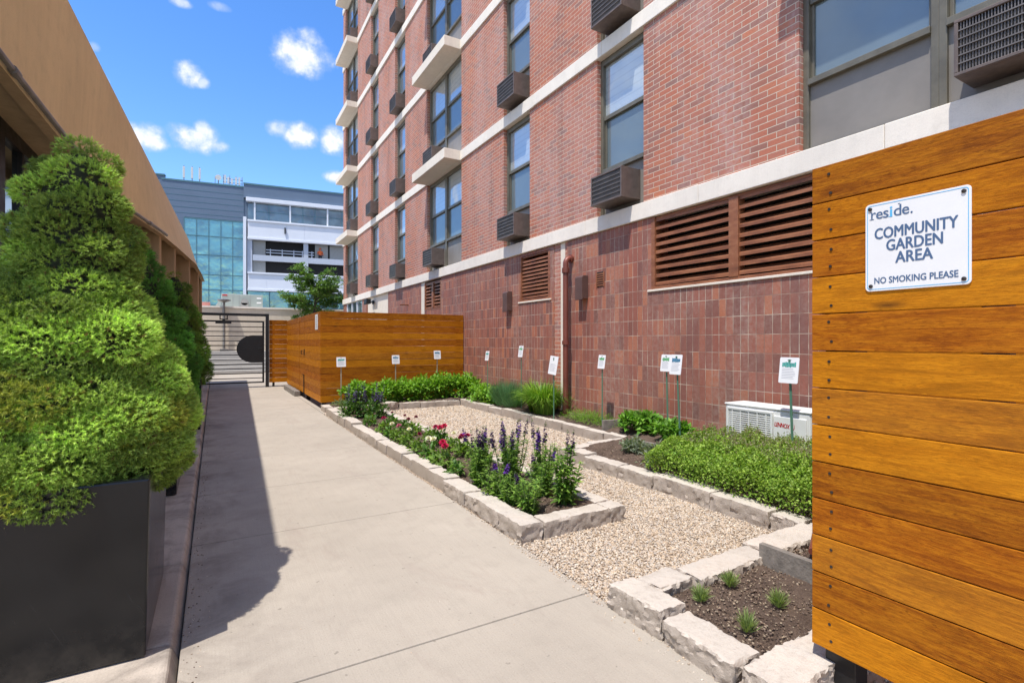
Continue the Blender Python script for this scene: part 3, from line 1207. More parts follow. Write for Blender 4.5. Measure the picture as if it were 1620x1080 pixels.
def build_left():
    t = thing('concrete_building', 'low tan board-marked concrete building with deep curved fascia', 'building', (-1.3, 2.5, 0))
    ys = [2.5 + i * (19.3 - 2.5) / 66 for i in range(67)]
    nz = 8
    V, F = [], []
    for y in ys:
        xb, xt = lerp_poly(FB, y), FT(y)
        for k in range(nz + 1):
            s = k / nz
            # belly of the face: eases from the flared foot to the straight top
            x = xb + (xt - xb) * (s ** .8)
            V.append((x, y, SOF + (4.6 - SOF) * s))
        V.append((xt - .28, y, 4.6))
        V.append((xt - .28, y, 4.3))
    n = nz + 3
    for i in range(len(ys) - 1):
        for k in range(n - 1):
            a = i * n + k
            F.append((a, a + n, a + n + 1, a + 1))
    mb = MB()
    mb.add(V, F)
    for i in (0, len(ys) - 1):            # end caps
        base = i * n
        mb.add([V[base + k] for k in range(n)], [tuple(range(n))])
    # end return walls
    for y in (2.5, 19.3):
        x = FT(y) - .285
        mb.box(-7, x, y, y + .25 if y < 10 else y - .25, SOF, 4.6)
    mb.build('fascia', M['fascia'], t, smooth=True)
    mb = MB()
    V, F = [], []
    for y in ys:
        xb = lerp_poly(FB, y)
        V += [(xb, y, SOF), (xb - .10, y, SOF), (xb - .10, y, SOF + .12), (-5.6, y, SOF + .12)]
    for i in range(len(ys) - 1):
        for k in range(3):
            a = i * 4 + k
            F.append((a, a + 4, a + 5, a + 1))
    mb.add(V, F)
    mb.build('soffit', M['column'], t)
    mb = MB()
    mb.add([(-7, 2.51, 4.31), (-1.9, 2.51, 4.31), (-1.0, 19.2, 4.31), (-7, 19.2, 4.31)], [(0, 1, 2, 3)])
    mb.build('roof', M['grey_wall'], t)
    # gutter conduit clipped to the fascia foot
    pts = [(lerp_poly(FB, y) + .03, y, SOF + .035) for y in ys if y < 11.6]
    mb = MB()
    mb.tube(pts, .022, 8)
    for i in range(3, len(pts), 7):
        p = Vector(pts[i])
        d = (Vector(pts[i]) - Vector(pts[i - 1])).normalized() * .05
        mb.tube([p - d, p + d], .032, 8)
    mb.build('conduit', M['galv'], t, smooth=True)
    # columns
    for y in (11.45, 12.75, 14.6, 17.0, 19.05):
        x = lerp_poly(FB, y)
        mb = MB()
        mb.box(x - .62, x - .07, y - .14, y + .14, 0, SOF + .12)
        mb.build('column', M['column'], t, bevel=0.02)
    # window wall behind, in bays
    wy = [2.8, 4.0, 5.2, 6.4, 7.6, 8.8, 10.0, 11.3, 12.75, 14.6, 17.0, 19.2]
    for a, b in zip(wy[:-1], wy[1:]):
        xa, xb2 = lerp_poly(FB, a) - .40, lerp_poly(FB, b) - .40
        if a < 10:
            xa, xb2 = -1.68, -1.68 if b < 10 else -1.5
        def q(s, off, z):
            return (xa + (xb2 - xa) * s + off, a + (b - a) * s, z)
        mb = MB()
        for (s0, s1, z0, z1) in ((0, .07, 0, SOF + .12), (.93, 1, 0, SOF + .12), (.07, .93, .0, .55), (.07, .93, 2.25, 2.33), (.07, .93, SOF - .02, SOF + .12), (.48, .52, .55, 2.25), (.48, .52, 2.33, SOF - .02)):
            mb.hexa([q(s0, -.06, z0), q(s0, 0, z0), q(s1, 0, z0), q(s1, -.06, z0), q(s0, -.06, z1), q(s0, 0, z1), q(s1, 0, z1), q(s1, -.06, z1)])
        f = mb.build('window', M['black'], t)
        mb = MB()
        mb.add([q(.05, -.04, .5), q(.95, -.04, .5), q(.95, -.04, SOF), q(.05, -.04, SOF)], [(0, 1, 2, 3)])
        L = t['_org']
        p = mb.build('pane', M['pane_low'], t)
        p.parent = f
    mb = MB()
    mb.box(-7, -6.9, 2.8, 19.2, 0, 4.3)
    mb.box(-7, -1.75, 2.76, 2.9, 0, SOF)
    mb.build('rear_wall', M['column'], t)


build_left()


# ================================================================== FENCES
def planks(mb, axis, fixed, th, a, b, z0, n, pitch, seed, gap=.004):
    """boards stacked up from z0; axis 'y' boards run along y at x=fixed..fixed+th"""
    r = random.Random(seed)
    for i in range(n):
        za, zb = z0 + i * pitch + gap * .5, z0 + (i + 1) * pitch - gap * .5
        j = r.uniform(-.0015, .0015)
        if axis == 'y':
            mb.box(fixed + j, fixed + th + j, a, b, za, zb)
        else:
            mb.box(a, b, fixed + j, fixed + th + j, za, zb)


PITCH = .1431


def build_near_fence():
    t = thing('wood_fence', 'near orange cedar board fence carrying the community garden sign', 'fence', (2.035, 1.16, .168))
    mb = MB()
    planks(mb, 'y', 2.035, .022, -.9, 1.165, .168, 13, PITCH, 3)
    mb.build('side_panel', M['wood_y'], t, bevel=0.0025)
    mb = MB()
    planks(mb, 'x', 1.14, .022, 2.062, 5.0, .168, 13, PITCH, 4)
    mb.build('return_panel', M['wood_x'], t, bevel=0.0025)
    for (x, y) in ((2.10, 1.06), (2.10, -.7), (3.6, 1.06), (4.9, 1.06)):
        mb = MB()
        mb.box(x - .035, x + .05, y - .04, y + .07, -.06, 2.0)
        mb.build('post', M['black'], t, bevel=0.003)
    mb = MB()
    r = random.Random(8)
    for i in range(13):
        for dz in (.035, .108):
            y = 1.095 + r.uniform(-.006, .006)
            z = .168 + i * PITCH + dz + r.uniform(-.006, .006)
            mb.tube([(2.036, y, z), (2.0325, y, z)], .0055, 8)
            y = .60 - .09 + r.uniform(-.006, .006)
            mb.tube([(2.036, y, z), (2.0325, y, z)], .0055, 8)
    mb.build('screws', M['screw'], t)


def sign_place(y0, z0, x):
    return lambda u, v: (x, y0 - u, z0 + v)


def rounded(w, h, r, n=6):
    P = []
    for cx, cy, a0 in ((w - r, r, -90), (w - r, h - r, 0), (r, h - r, 90), (r, r, 180)):
        for i in range(n + 1):
            a = R(a0 + 90 * i / n)
            P.append((cx + r * math.cos(a), cy + r * math.sin(a)))
    return P


def build_big_sign():
    t = thing('garden_sign', 'white metal sign reading community garden area, screwed to near fence', 'sign', (2.03, .97, 1.53))
    yL, zB, w, h = .970, 1.528, .300, .310
    x = 2.0335
    mb = MB()
    mb.prism([(yL - p[0], zB + p[1]) for p in rounded(w, h, .014)], 'x', x - .004, x)
    mb.build('plate', M['white'], t, bevel=0.0008)
    # thin border line
    mb = MB()
    o = rounded(w - .012, h - .012, .010)
    i_ = rounded(w - .016, h - .016, .009)
    n = len(o)
    vs = [(x - .0046, yL - .006 - p[0], zB + .006 + p[1]) for p in o] + [(x - .0046, yL - .008 - p[0], zB + .008 + p[1]) for p in i_]
    mb.add(vs, [(k, (k + 1) % n, n + (k + 1) % n, n + k) for k in range(n)])
    mb.build('border', M['ink_light'], t)
    xs = x - .0048
    c = yL - w / 2
    for s, size, zc, fw in (("COMMUNITY", .054, .183, .236), ("GARDEN", .054, .138, .160), ("AREA", .054, .093, .106), ("NO SMOKING PLEASE", .031, .026, .238)):
        mb = MB()
        text_into(mb, s, size, lambda u, v, d: (xs - d, c - u + .002, zB + zc + v), .0013 if size > .04 else .0007, 0, 1.0, 'CENTER', fw)
        mb.build('lettering', M['ink'], t)
    # wordmark with slab serifs
    yw, zw, sz = yL - .016, zB + .254, .054
    for s, a, fw in (("r", 0.0, .0150), ("e", .0170, .0205), ("s", .0390, .0165), ("d", .0715, .0220), ("e", .0965, .0205), (".", .121, .0055)):
        mb = MB()
        text_into(mb, s, sz, lambda u, v, d, a=a: (xs - d, yw - a - u, zw + v), .0005, 0, 1.0, 'LEFT', fw)
        if s == "r":
            mb.box(xs, xs - .0002, yw + .002, yw - .0125, zw, zw + .0022)
            mb.box(xs, xs - .0002, yw + .002, yw - .006, zw + .0265, zw + .0287)
        if s == "d":
            mb.box(xs, xs - .0002, yw - .089, yw - .0965, zw, zw + .0022)
            mb.box(xs, xs - .0002, yw - .0865, yw - .0925, zw + .0385, zw + .0407)
        mb.build('logo', M['ink'], t)
    mb = MB()
    text_into(mb, "i", sz, lambda u, v, d: (xs - d, yw - .0595 - u, zw + v), .0012)
    mb.box(xs, xs - .0002, yw - .0575, yw - .0695, zw, zw + .0022)
    mb.build('blue_letter', M['ink_light'], t)
    for (a, b) in ((.018, .018), (w - .018, .018), (.016, h - .018), (w - .018, h - .018)):
        mb = MB()
        mb.tube([(x - .004, yL - a, zB + b), (x - .0075, yL - a, zB + b), (x - .0085, yL - a, zB + b)], [.0065, .0065, .004], 12)
        mb.build('screw', M['screw'], t, smooth=True)


def build_enclosure():
    t = thing('wood_enclosure', 'tall orange cedar board enclosure against the brick wall behind the hedge', 'enclosure', (1.87, 11.0, .10))
    z0 = .105
    mb = MB()
    planks(mb, 'x', 11.0, .022, 1.87, 5.04, z0, 13, PITCH, 5)
    mb.build('front_panel', M['wood_x'], t, bevel=0.002)
    mb = MB()
    planks(mb, 'y', 1.862, .022, 11.024, 13.1, z0, 13, PITCH, 6)
    mb.build('side_panel', M['wood_y'], t, bevel=0.002)
    mb = MB()
    planks(mb, 'y', 1.875, .022, 13.2, 14.06, z0, 13, PITCH, 7)
    d = mb.build('door', M['wood_y'], t, bevel=0.002)
    mb = MB()
    mb.tube([(1.85, 13.16, .02), (1.85, 13.16, .55), (1.82, 13.16, .57)], .012, 8)
    mb.tube([(1.83, 13.23, 1.05), (1.80, 13.23, 1.05), (1.80, 13.23, 1.13), (1.83, 13.23, 1.13)], .01, 8)
    mb.box(1.858, 1.874, 13.205, 13.26, 1.02, 1.16)
    g = mb.build('latch', M['black'], t)
    g.parent = d
    mb = MB()
    planks(mb, 'y', 1.872, .022, 14.09, 16.7, z0, 13, PITCH, 9)
    mb.build('side_panel', M['wood_y'], t, bevel=0.002)
    mb = MB()
    planks(mb, 'x', 16.7, .022, 1.9, 5.0, z0, 13, PITCH, 10)
    mb.build('rear_panel', M['wood_x'], t)
    for (x, y) in ((1.905, 11.03), (3.3, 11.03), (4.9, 11.03), (1.91, 13.115), (1.91, 14.1), (1.91, 16.6)):
        mb = MB()
        mb.box(x - .012 if x < 2 else x - .04, x + .08, y + .0, y + .09, -.05, 1.95)
        mb.build('post', M['black'], t)
    t2 = thing('wood_fence', 'short orange cedar fence panel between black gate post and enclosure', 'fence', (1.45, 16.9, .13))
    mb = MB()
    planks(mb, 'x', 16.9, .022, 1.41, 1.9, .13, 13, PITCH, 12)
    mb.build('board_panel', M['wood_x'], t2, bevel=0.002)
    mb = MB()
    mb.box(1.50, 1.56, 16.93, 16.99, -.05, 1.9)
    mb.build('post', M['black'], t2)
    # paper notice
    n = thing('notice', 'narrow white vertical notice on the side of the cedar enclosure', 'sign', (1.855, 11.45, 1.45))
    mb = MB()
    mb.box(1.857, 1.8605, 11.30, 11.62, 1.60, 1.92)
    mb.build('plate', M['paper'], n)
    mb = MB()
    r = random.Random(3)
    for i in range(7):
        z = 1.64 + i * .037
        mb.box(1.8558, 1.8568, 11.42 - r.uniform(0, .03), 11.50 + r.uniform(0, .03), z, z + .022)
    mb.build('print', M['ink_grey'], n)
    # timber kerb beside the door
    mb = MB()
    mb.box(1.70, 1.83, 13.6, 15.9, -.03, .13)
    k = mb.build('timber_kerb', M['timber'], None, bevel=0.012)
    tag(k, 'low pale timber sleeper lying beside the enclosure door', 'timber')


build_near_fence()
build_big_sign()
build_enclosure()


# ================================================================== GATE
def build_gate():
    Y = 16.9
    t = thing('metal_gate', 'black steel gate of horizontal bars with round black plate', 'gate', (1.3, Y, 0))
    mb = MB()
    mb.box(1.31, 1.40, Y - .05, Y + .04, -.05, 2.17)
    mb.build('post', M['black'], t, bevel=0.004)
    mb = MB()
    mb.box(-.62, 1.31, Y - .04, Y + .03, 2.09, 2.165)
    mb.build('top_beam', M['black'], t, bevel=0.004)
    mb = MB()
    mb.box(-.62, -.53, Y - .05, Y + .04, -.05, 2.09)
    mb.build('post', M['black'], t, bevel=0.004)
    mb = MB()
    mb.box(1.225, 1.275, Y - .02, Y + .02, .13, 1.95)
    mb.box(-.50, -.45, Y - .02, Y + .02, .13, 1.95)
    mb.box(-.45, 1.225, Y - .02, Y + .02, 1.91, 1.95)
    mb.box(-.45, 1.225, Y - .02, Y + .02, .13, .17)
    fr = mb.build('gate_leaf', M['black'], t)
    z = 1.91 - .135
    for i in range(12):
        mb = MB()
        mb.box(-.45, 1.225, Y - .008, Y + .008, z - .012, z + .012)
        b = mb.build('bar', M['black'], t)
        z -= .136
    mb = MB()
    P = [(1.224, 1.13 + .40), (1.224, 1.13 - .40)]
    for i in range(33):
        a = R(-90 - 180 * i / 32)
        P.append((.97 + .42 * math.cos(a), 1.13 + .40 * math.sin(a)))
    mb.prism(P, 'y', Y - .030, Y - .022)
    mb.build('round_plate', M['black'], t)
    mb = MB()
    mb.box(1.19, 1.27, Y - .06, Y - .031, 1.08, 1.20)
    mb.tube([(1.20, Y - .06, 1.15), (1.20, Y - .10, 1.15), (1.12, Y - .10, 1.15)], .011, 8)
    mb.build('lock', M['black'], t)
    mb = MB()
    mb.box(.02, .42, Y - .07, Y - .022, 1.86, 1.93)
    mb.box(.12, .15, Y - .06, Y - .041, 2.0, 2.09)
    mb.box(.30, .33, Y - .06, Y - .041, 2.0, 2.09)
    mb.box(.12, .33, Y - .06, Y - .041, 1.975, 2.0)
    mb.box(.19, .26, Y - .07, Y - .04, 1.93, 1.975)
    mb.build('door_closer', M['black'], t)


build_gate()


# ================================================================== BEYOND THE GATE
def build_beyond():
    t = thing('retaining_wall', 'long low beige block wall on grey concrete plinth beyond the gate', 'wall', (0, 26, 0))
    mb = MB()
    for i in range(7):
        z0, z1 = .92 + i * .275, .92 + (i + 1) * .275
        mb.box(-9, 9, 26.3 + (.004 if i % 2 else 0), 27, z0, z1 - .012)
    mb.box(-9, 9, 26.33, 27, .92, 2.80)
    mb.build('block_face', M['beige_wall'], t)
    mb = MB()
    mb.box(-9, 9, 26.25, 42, 2.845, 2.92)
    mb.build('coping', M['band'], t)
    mb = MB()
    mb.box(-9, 9, 26.0, 27, -.05, .92)
    for i in range(4):
        mb.box(-9, 9, 25.99 - .33 * (4 - i), 26.0, .0 + .15 * i, .15 * (i + 1) - .012)
    mb.build('plinth', M['grey_wall'], t, bevel=0.02)
    # lamp post
    t = thing('street_lamp', 'slim dark lamp post with flat disc head on the plinth', 'street lamp', (.36, 26.15, .92))
    mb = MB()
    mb.tube([(.36, 26.15, .92), (.36, 26.15, 3.1)], .055, 12)
    mb.build('pole', M['galv'], t, smooth=True)
    mb = MB()
    mb.box(.20, .52, 26.02, 26.24, .92, 1.02)
    mb.build('base', M['galv'], t, bevel=0.01)
    mb = MB()
    mb.tube([(.36, 26.15, 3.08), (.36, 26.15, 3.14), (.36, 26.15, 3.20), (.36, 26.15, 3.24)], [.06, .26, .27, .12], 20)
    mb.build('lamp_head', M['galv'], t, smooth=True)
    # rooftop unit
    t = thing('rooftop_unit', 'large grey green metal air handling box on the beige wall', 'rooftop unit', (.9, 28, 2.92))
    mb = MB()
    mb.box(.28, 2.05, 28, 29.6, 2.92, 3.62)
    mb.build('casing', M['rtu'], t, bevel=0.02)
    mb = MB()
    for x in (.75, 1.02, 1.5):
        mb.box(x, x + .012, 27.992, 27.999, 2.96, 3.58)
    mb.build('panel_joints', M['unit_grey'], t)
    mb = MB()
    mb.tube([(1.25, 27.99, 3.25), (1.25, 27.90, 3.25)], .16, 14)
    mb.box(1.08, 1.42, 27.90, 27.995, 3.02, 3.2)
    mb.build('fan_cowl', M['unit_grey'], t, smooth=True)
    mb = MB()
    mb.box(1.78, 1.98, 27.985, 27.999, 3.42, 3.48)
    mb.box(1.78, 1.98, 27.985, 27.999, 3.2, 3.26)
    mb.build('placard', M['white'], t)
    mb = MB()
    mb.box(.32, .52, 27.985, 27.999, 3.52, 3.58)
    mb.build('badge', M['red'], t)
    mb = MB()
    mb.prism([(-.02, 2.93), (.26, 2.93), (.26, 3.28), (.16, 3.26)], 'y', 28.0, 29.4)
    mb.build('intake_hood', M['rtu'], t)
    mb = MB()
    mb.box(-.66, -.18, 28.4, 28.9, 2.925, 3.22)
    mb.box(-.62, -.22, 28.39, 28.4, 2.96, 3.18)
    o = mb.build('electrical_cabinet', M['salmon'], None, bevel=0.01)
    tag(o, 'small faded pink cabinet on wall left of the rooftop unit', 'cabinet')


build_beyond()


def build_office():
    th = R(-6.7)
    loc = Vector((7.4, 62.7, 0))
    t = thing('office_building', 'distant blue grey building with white parking decks and teal glass', 'building', loc)
    t.rotation_euler = (0, 0, th)

    def part(mb, name, m, **k):
        return mb.build(name, m, t, world=False, **k)
    mb = MB()
    mb.box(-4.70, 16, .5, 25, 0, 18.5)
    mb.box(-12.3, -4.70, .42, 25, 14.5, 18.2)
    mb.box(-13.6, -12.3, 1.5, 25, 0, 18.9)
    mb.box(-12.3, -10.3, .42, 25, 0, 14.5)
    mb.box(-4.7, 16, .02, .5, 17.05, 18.5)
    part(mb, 'wall', M['off_grey'])
    mb = MB()
    mb.box(-4.72, 16.02, -.05, .45, 18.5, 18.66)
    mb.box(-12.32, -4.72, .36, .9, 18.2, 18.36)
    mb.box(-13.7, -12.2, 1.4, 2, 18.9, 19.05)
    for i in range(5):
        mb.box(-12.3, -4.7, .405, .42, 14.9 + i * .62, 14.93 + i * .62)
    part(mb, 'roof_edge', M['mullion'])
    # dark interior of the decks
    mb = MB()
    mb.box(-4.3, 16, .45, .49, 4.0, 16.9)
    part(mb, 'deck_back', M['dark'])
    # curtain wall
    mb = MB()
    mb.box(-10.3, -4.65, .40, .45, 2.5, 14.45)
    cw = part(mb, 'curtain_wall', M['teal_glass'])
    mb = MB()
    for i in range(6):
        x = -10.3 + i * (5.65 / 5)
        mb.box(x - .035, x + .035, .33, .399, 2.5, 14.45)
    for z in (3.3, 5.3, 6.9, 8.5, 10.6, 12.6, 14.4):
        mb.box(-10.3, -4.65, .32, .399, z - .05, z + .05)
    m = part(mb, 'mullions', M['mullion'])
    m.parent = cw
    # right block, white frame
    mb = MB()
    mb.box(-4.45, 16, -.35, .3, 16.62, 17.05)
    part(mb, 'white_beam', M['off_white'], bevel=.03)
    for i, x in enumerate((-3.6, -.03, 3.93, 7.6, 11.3)):
        mb = MB()
        mb.box(x - .08, x + .08, -.2, .2, 14.63, 16.62)
        part(mb, 'white_post', M['off_white'])
    mb = MB()
    mb.box(-4.3, 16, .25, .3, 14.7, 16.6)
    sw = part(mb, 'strip_window', M['office_glass'])
    mb = MB()
    for x in (-2.2, 1.3, 2.6, 5.5, 6.4, 9):
        mb.box(x - .03, x + .03, .2, .249, 14.7, 16.6)
    mb.box(-3.5, 16, .2, .249, 15.65, 15.7)
    s = part(mb, 'window_bars', M['mullion'])
    s.parent = sw
    for (z0, z1) in ((12.5, 14.63), (6.88, 8.93)):
        mb = MB()
        xs_ = [-4.28, -.4, 1.45, 5.6, 9.5, 16] if z0 > 10 else [-4.28, -2.4, 1.3, 5.6, 9.5, 16]
        for a, b in zip(xs_[:-1], xs_[1:]):
            mb.box(a + .012, b - .012, -.25, .2, z0 + .25, z1 - .2)
        mb.box(-4.30, 16, -.38, .2, z1 - .2, z1)
        mb.box(-4.30, 16, -.32, .2, z0, z0 + .25)
        mb.box(-4.28, 16, -.22, .2, z0 + .25, z1 - .2)
        part(mb, 'white_spandrel', M['off_white'], bevel=.015)
    mb = MB()
    mb.box(-4.72, -4.42, -.3, .3, 3.5, 14.9)
    part(mb, 'corner_fin', M['off_white'])
    for x in (-4.35, 1.36, 7.2, 13):
        mb = MB()
        mb.box(x, x + .5, -.02, .4, 8.93, 12.5)
        part(mb, 'column', M['off_col'])
    mb = MB()
    mb.box(-3.8, 16, .0, .3, 10.25, 10.88)
    part(mb, 'deck_parapet', M['off_col'])
    mb = MB()
    for z in (11.15, 11.45):
        mb.box(-2.5, 2.5, .1, .14, z, z + .10)
    for x in (-2.1, -.9, .3, 1.2, 2.2):
        mb.box(x, x + .1, .06, .2, 10.88, 11.62)
    part(mb, 'deck_railing', M['off_col'])
    for q in ((-3.8, -2.55, .3, .44, 8.93, 12.5), (2.6, 4.0, .35, .44, 10.9, 12.5), (4.2, 9, .35, .44, 10.9, 12.5)):
        mb = MB()
        mb.box(*q)
        part(mb, 'deck_inner_wall', M['unit_grey'])
    mb = MB()
    mb.box(-4.3, 16, .2, .25, 3.0, 6.9)
    lw = part(mb, 'ground_window', M['teal_glass'])
    mb = MB()
    for x in (-2.2, -.1, .25, 2.5, 5):
        mb.box(x, x + .1, .1, .2, 3.0, 6.9)
    s = part(mb, 'window_bars', M['mullion'])
    s.parent = lw
    # wall pack light on the upper spandrel
    mb = MB()
    mb.box(-.62, -.48, -.45, -.25, 13.35, 14.0)
    part(mb, 'wall_lamp', M['black'])
    mb = MB()
    mb.box(-2, 6.2, 5, 9, 18.5, 18.75)
    mb.box(-.8, 1.0, 4, 5, 18.66, 19.0)
    mb.box(2.2, 5.4, 4, 5, 18.66, 18.95)
    part(mb, 'roof_plant', M['off_col'])
    Rm = Matrix.Rotation(th, 3, 'Z')

    def wp(x, y, z):
        return loc + Rm @ Vector((x, y, z))
    # antennas
    for i, (x, lab) in enumerate(((-10.4, 'leftmost'), (-9.65, 'middle'), (-8.95, 'rightmost'))):
        p = wp(x, .9, 18.36)
        a = thing('antenna', 'white panel antenna on far roof, %s of the three' % lab, 'antenna', p, 'panel antennas on the far roof')
        mb = MB()
        mb.box(-.10, .10, -.07, .07, .35, 1.55)
        mb.build('panel', M['white_dull'], a, world=False, bevel=.02)
        mb = MB()
        mb.tube([(0, .12, 0), (0, .12, 1.7)], .04, 8)
        mb.box(-.25, .25, -.1, .3, .0, .06)
        mb.build('mast', M['galv'], a, world=False)
    p = wp(-7.2, .9, 18.36)
    a = thing('dish_antenna', 'small white round dish antenna on a mast on far roof', 'antenna', p)
    mb = MB()
    mb.tube([(0, 0, .75), (0, -.06, .75), (0, -.16, .75)], [.08, .26, .30], 18)
    mb.build('dish', M['white_dull'], a, world=False, smooth=True)
    mb = MB()
    mb.tube([(0, .06, 0), (0, .06, 1.05)], .05, 8)
    mb.tube([(-.3, .06, 0), (-.3, .06, .9)], .03, 8)
    mb.build('mast', M['galv'], a, world=False)
    p = wp(-5.8, .9, 18.36)
    a = thing('antenna_rack', 'metal rack with several pale panel antennas on far roof', 'antenna rack', p)
    for x, h in ((-.75, 1.1), (-.45, .9), (-.1, .8), (.3, 1.0), (.62, 1.05)):
        mb = MB()
        mb.box(x - .09, x + .09, -.1, .06, .2, h)
        mb.build('panel', M['white_dull'], a, world=False)
    mb = MB()
    for z in (.35, .75):
        mb.box(-.95, .95, .08, .13, z, z + .06)
    for x in (-.9, -.3, .3, .9):
        mb.box(x - .03, x + .03, .08, .14, 0, 1.15)
    mb.build('frame', M['galv'], a, world=False)


build_office()


def build_person():
    """worker in an orange vest leaning at the deck rail, seen far off"""
    th = R(-6.7)
    base = Vector((7.4, 62.7, 0)) + Matrix.Rotation(th, 3, 'Z') @ Vector((3.15, .26, 10.3))
    t = thing('person', 'person in orange vest and dark trousers standing on the parking deck', 'person', base)
    me = bpy.data.meshes.new('body')
    J = [((0, 0, .95), .15), ((0, 0, 1.15), .145), ((0, 0, 1.38), .165), ((0, 0, 1.50), .06), ((0, 0, 1.58), .085), ((0, -.01, 1.70), .085),
         ((-.11, 0, .88), .10), ((-.12, -.02, .48), .07), ((-.12, .02, .06), .05), ((-.12, -.14, .03), .04),
         ((.11, 0, .88), .10), ((.12, -.02, .48), .07), ((.12, .02, .06), .05), ((.12, -.14, .03), .04),
         ((-.22, 0, 1.38), .07), ((-.29, -.04, 1.12), .05), ((-.2, -.26, 1.05), .04), ((-.17, -.34, 1.05), .035),
         ((.22, 0, 1.38), .07), ((.30, -.02, 1.12), .05), ((.27, -.2, .92), .04), ((.26, -.26, .86), .035)]
    E = [(0, 1), (1, 2), (2, 3), (3, 4), (4, 5), (0, 6), (6, 7), (7, 8), (8, 9), (0, 10), (10, 11), (11, 12), (12, 13), (2, 14), (14, 15), (15, 16), (16, 17), (2, 18), (18, 19), (19, 20), (20, 21)]
    me.from_pydata([j[0] for j in J], E, [])
    o = bpy.data.objects.new('body', me)
    C.objects.link(o)
    sk = o.modifiers.new('skin', 'SKIN')
    for i, j in enumerate(J):
        me.skin_vertices[0].data[i].radius = (j[1], j[1])
    me.skin_vertices[0].data[0].use_root = True
    ss = o.modifiers.new('sub', 'SUBSURF')
    ss.levels = 2
    ss.render_levels = 2
    dg = bpy.context.evaluated_depsgraph_get()
    m2 = bpy.data.meshes.new_from_object(o.evaluated_get(dg))
    bpy.data.objects.remove(o)
    m2.name = 'body'
    for m in (M['skin'], M['orange'], M['navy']):
        m2.materials.append(m)
    for p in m2.polygons:
        c = p.center
        p.material_index = 2 if c.z < .97 else (0 if c.z > 1.49 or (abs(c.y) > .2) else 1)
        p.use_smooth = True
    b = bpy.data.objects.new('body', m2)
    C.objects.link(b)
    b.parent = t
    mb = MB()
    mb.tube([(0, -.01, 1.70), (0, -.01, 1.74), (0, -.01, 1.80), (0, -.01, 1.83)], [.118, .112, .085, .02], 14)
    mb.box(-.08, .08, -.19, -.09, 1.70, 1.715)
    mb.build('hard_hat', M['orange'], t, world=False, smooth=True)


build_person()


# ================================================================== EDGING STONES
STONES_BUILT = [0]


def stone(x0, x1, y0, y1, h, label, group, yaw=0.0, rough=1.0, z0=-.02):
    """one quarried block: sawn-ish top, rock-faced flanks"""
    STONES_BUILT[0] += 1
    seed = STONES_BUILT[0] * 13.7
    lx, ly = x1 - x0, y1 - y0
    cx, cy = (x0 + x1) / 2, (y0 + y1) / 2
    near = cy < 4.2
    s = (.013 if cy < 2.2 else .02) if near else .045
    nx, ny, nz = max(3, int(lx / s)), max(3, int(ly / s)), max(3, int((h - z0) / ((.012 if cy < 2.2 else .02) if near else .04)))
    idx = {}
    V = []
    rr = random.Random(seed)
    tz = rr.uniform(-.010, .004)
    tx, ty = rr.uniform(-.02, .02), rr.uniform(-.02, .02)
    ca, sa = math.cos(yaw + rr.uniform(-.03, .03)), math.sin(yaw + rr.uniform(-.03, .03))

    def vid(i, j, k):
        q = (i, j, k)
        if q not in idx:
            x, y, z = (i / nx - .5) * lx, (j / ny - .5) * ly, z0 + (h - z0) * k / nz
            p = Vector((x, y, z))
            n1 = noise.noise_vector(p * 9 + Vector((seed, 0, 0)))
            n2 = noise.noise_vector(p * 28 + Vector((0, seed, 0)))
            n3 = noise.noise_vector(p * 60 + Vector((0, 0, seed)))
            side = i in (0, nx) or j in (0, ny)
            a = rough * (.012 if side and k < nz else (.007 if side else .003))
            n4 = noise.noise_vector(p * 130 + Vector((seed, seed, 0)))
            d = n1 * a * .7 + n2 * a * .9 + n3 * a * .7 + n4 * a * .35
            if side and k == nz:           # chipped arris
                c = .002 + .010 * max(0, n1.x * 1.2 + n3.x * .5)
                z -= c * .7
                if i in (0, nx): x -= math.copysign(c, x)
                if j in (0, ny): y -= math.copysign(c, y)
            x, y, z = x + d.x, y + d.y, z + d.z * .8
            z += (tz + tx * x + ty * y) * (k / nz)
            idx[q] = len(V)
            V.append((x * ca - y * sa, x * sa + y * ca, z))
        return idx[q]
    F = []
    for i in range(nx):
        for j in range(ny):
            F.append((vid(i, j, nz), vid(i + 1, j, nz), vid(i + 1, j + 1, nz), vid(i, j + 1, nz)))
    for i in range(nx):
        for k in range(nz):
            F.append((vid(i, 0, k), vid(i + 1, 0, k), vid(i + 1, 0, k + 1), vid(i, 0, k + 1)))
            F.append((vid(i + 1, ny, k), vid(i, ny, k), vid(i, ny, k + 1), vid(i + 1, ny, k + 1)))
    for j in range(ny):
        for k in range(nz):
            F.append((vid(0, j + 1, k), vid(0, j, k), vid(0, j, k + 1), vid(0, j + 1, k + 1)))
            F.append((vid(nx, j, k), vid(nx, j + 1, k), vid(nx, j + 1, k + 1), vid(nx, j, k + 1)))
    me = bpy.data.meshes.new('edging_stone')
    me.from_pydata(V, [], F)
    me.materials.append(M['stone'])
    me.polygons.foreach_set('use_smooth', [True] * len(F))
    me.set_sharp_from_angle(angle=R(28))
    o = bpy.data.objects.new('edging_stone', me)
    C.objects.link(o)
    o.location = (cx, cy, 0)
    tag(o, label, 'stone', group)
    return o


ORD = ['first', 'second', 'third', 'fourth', 'fifth', 'sixth', 'seventh', 'eighth', 'ninth', 'tenth', 'eleventh', 'twelfth', 'thirteenth', 'fourteenth', 'fifteenth', 'sixteenth', 'seventeenth', 'eighteenth', 'nineteenth', 'twentieth']


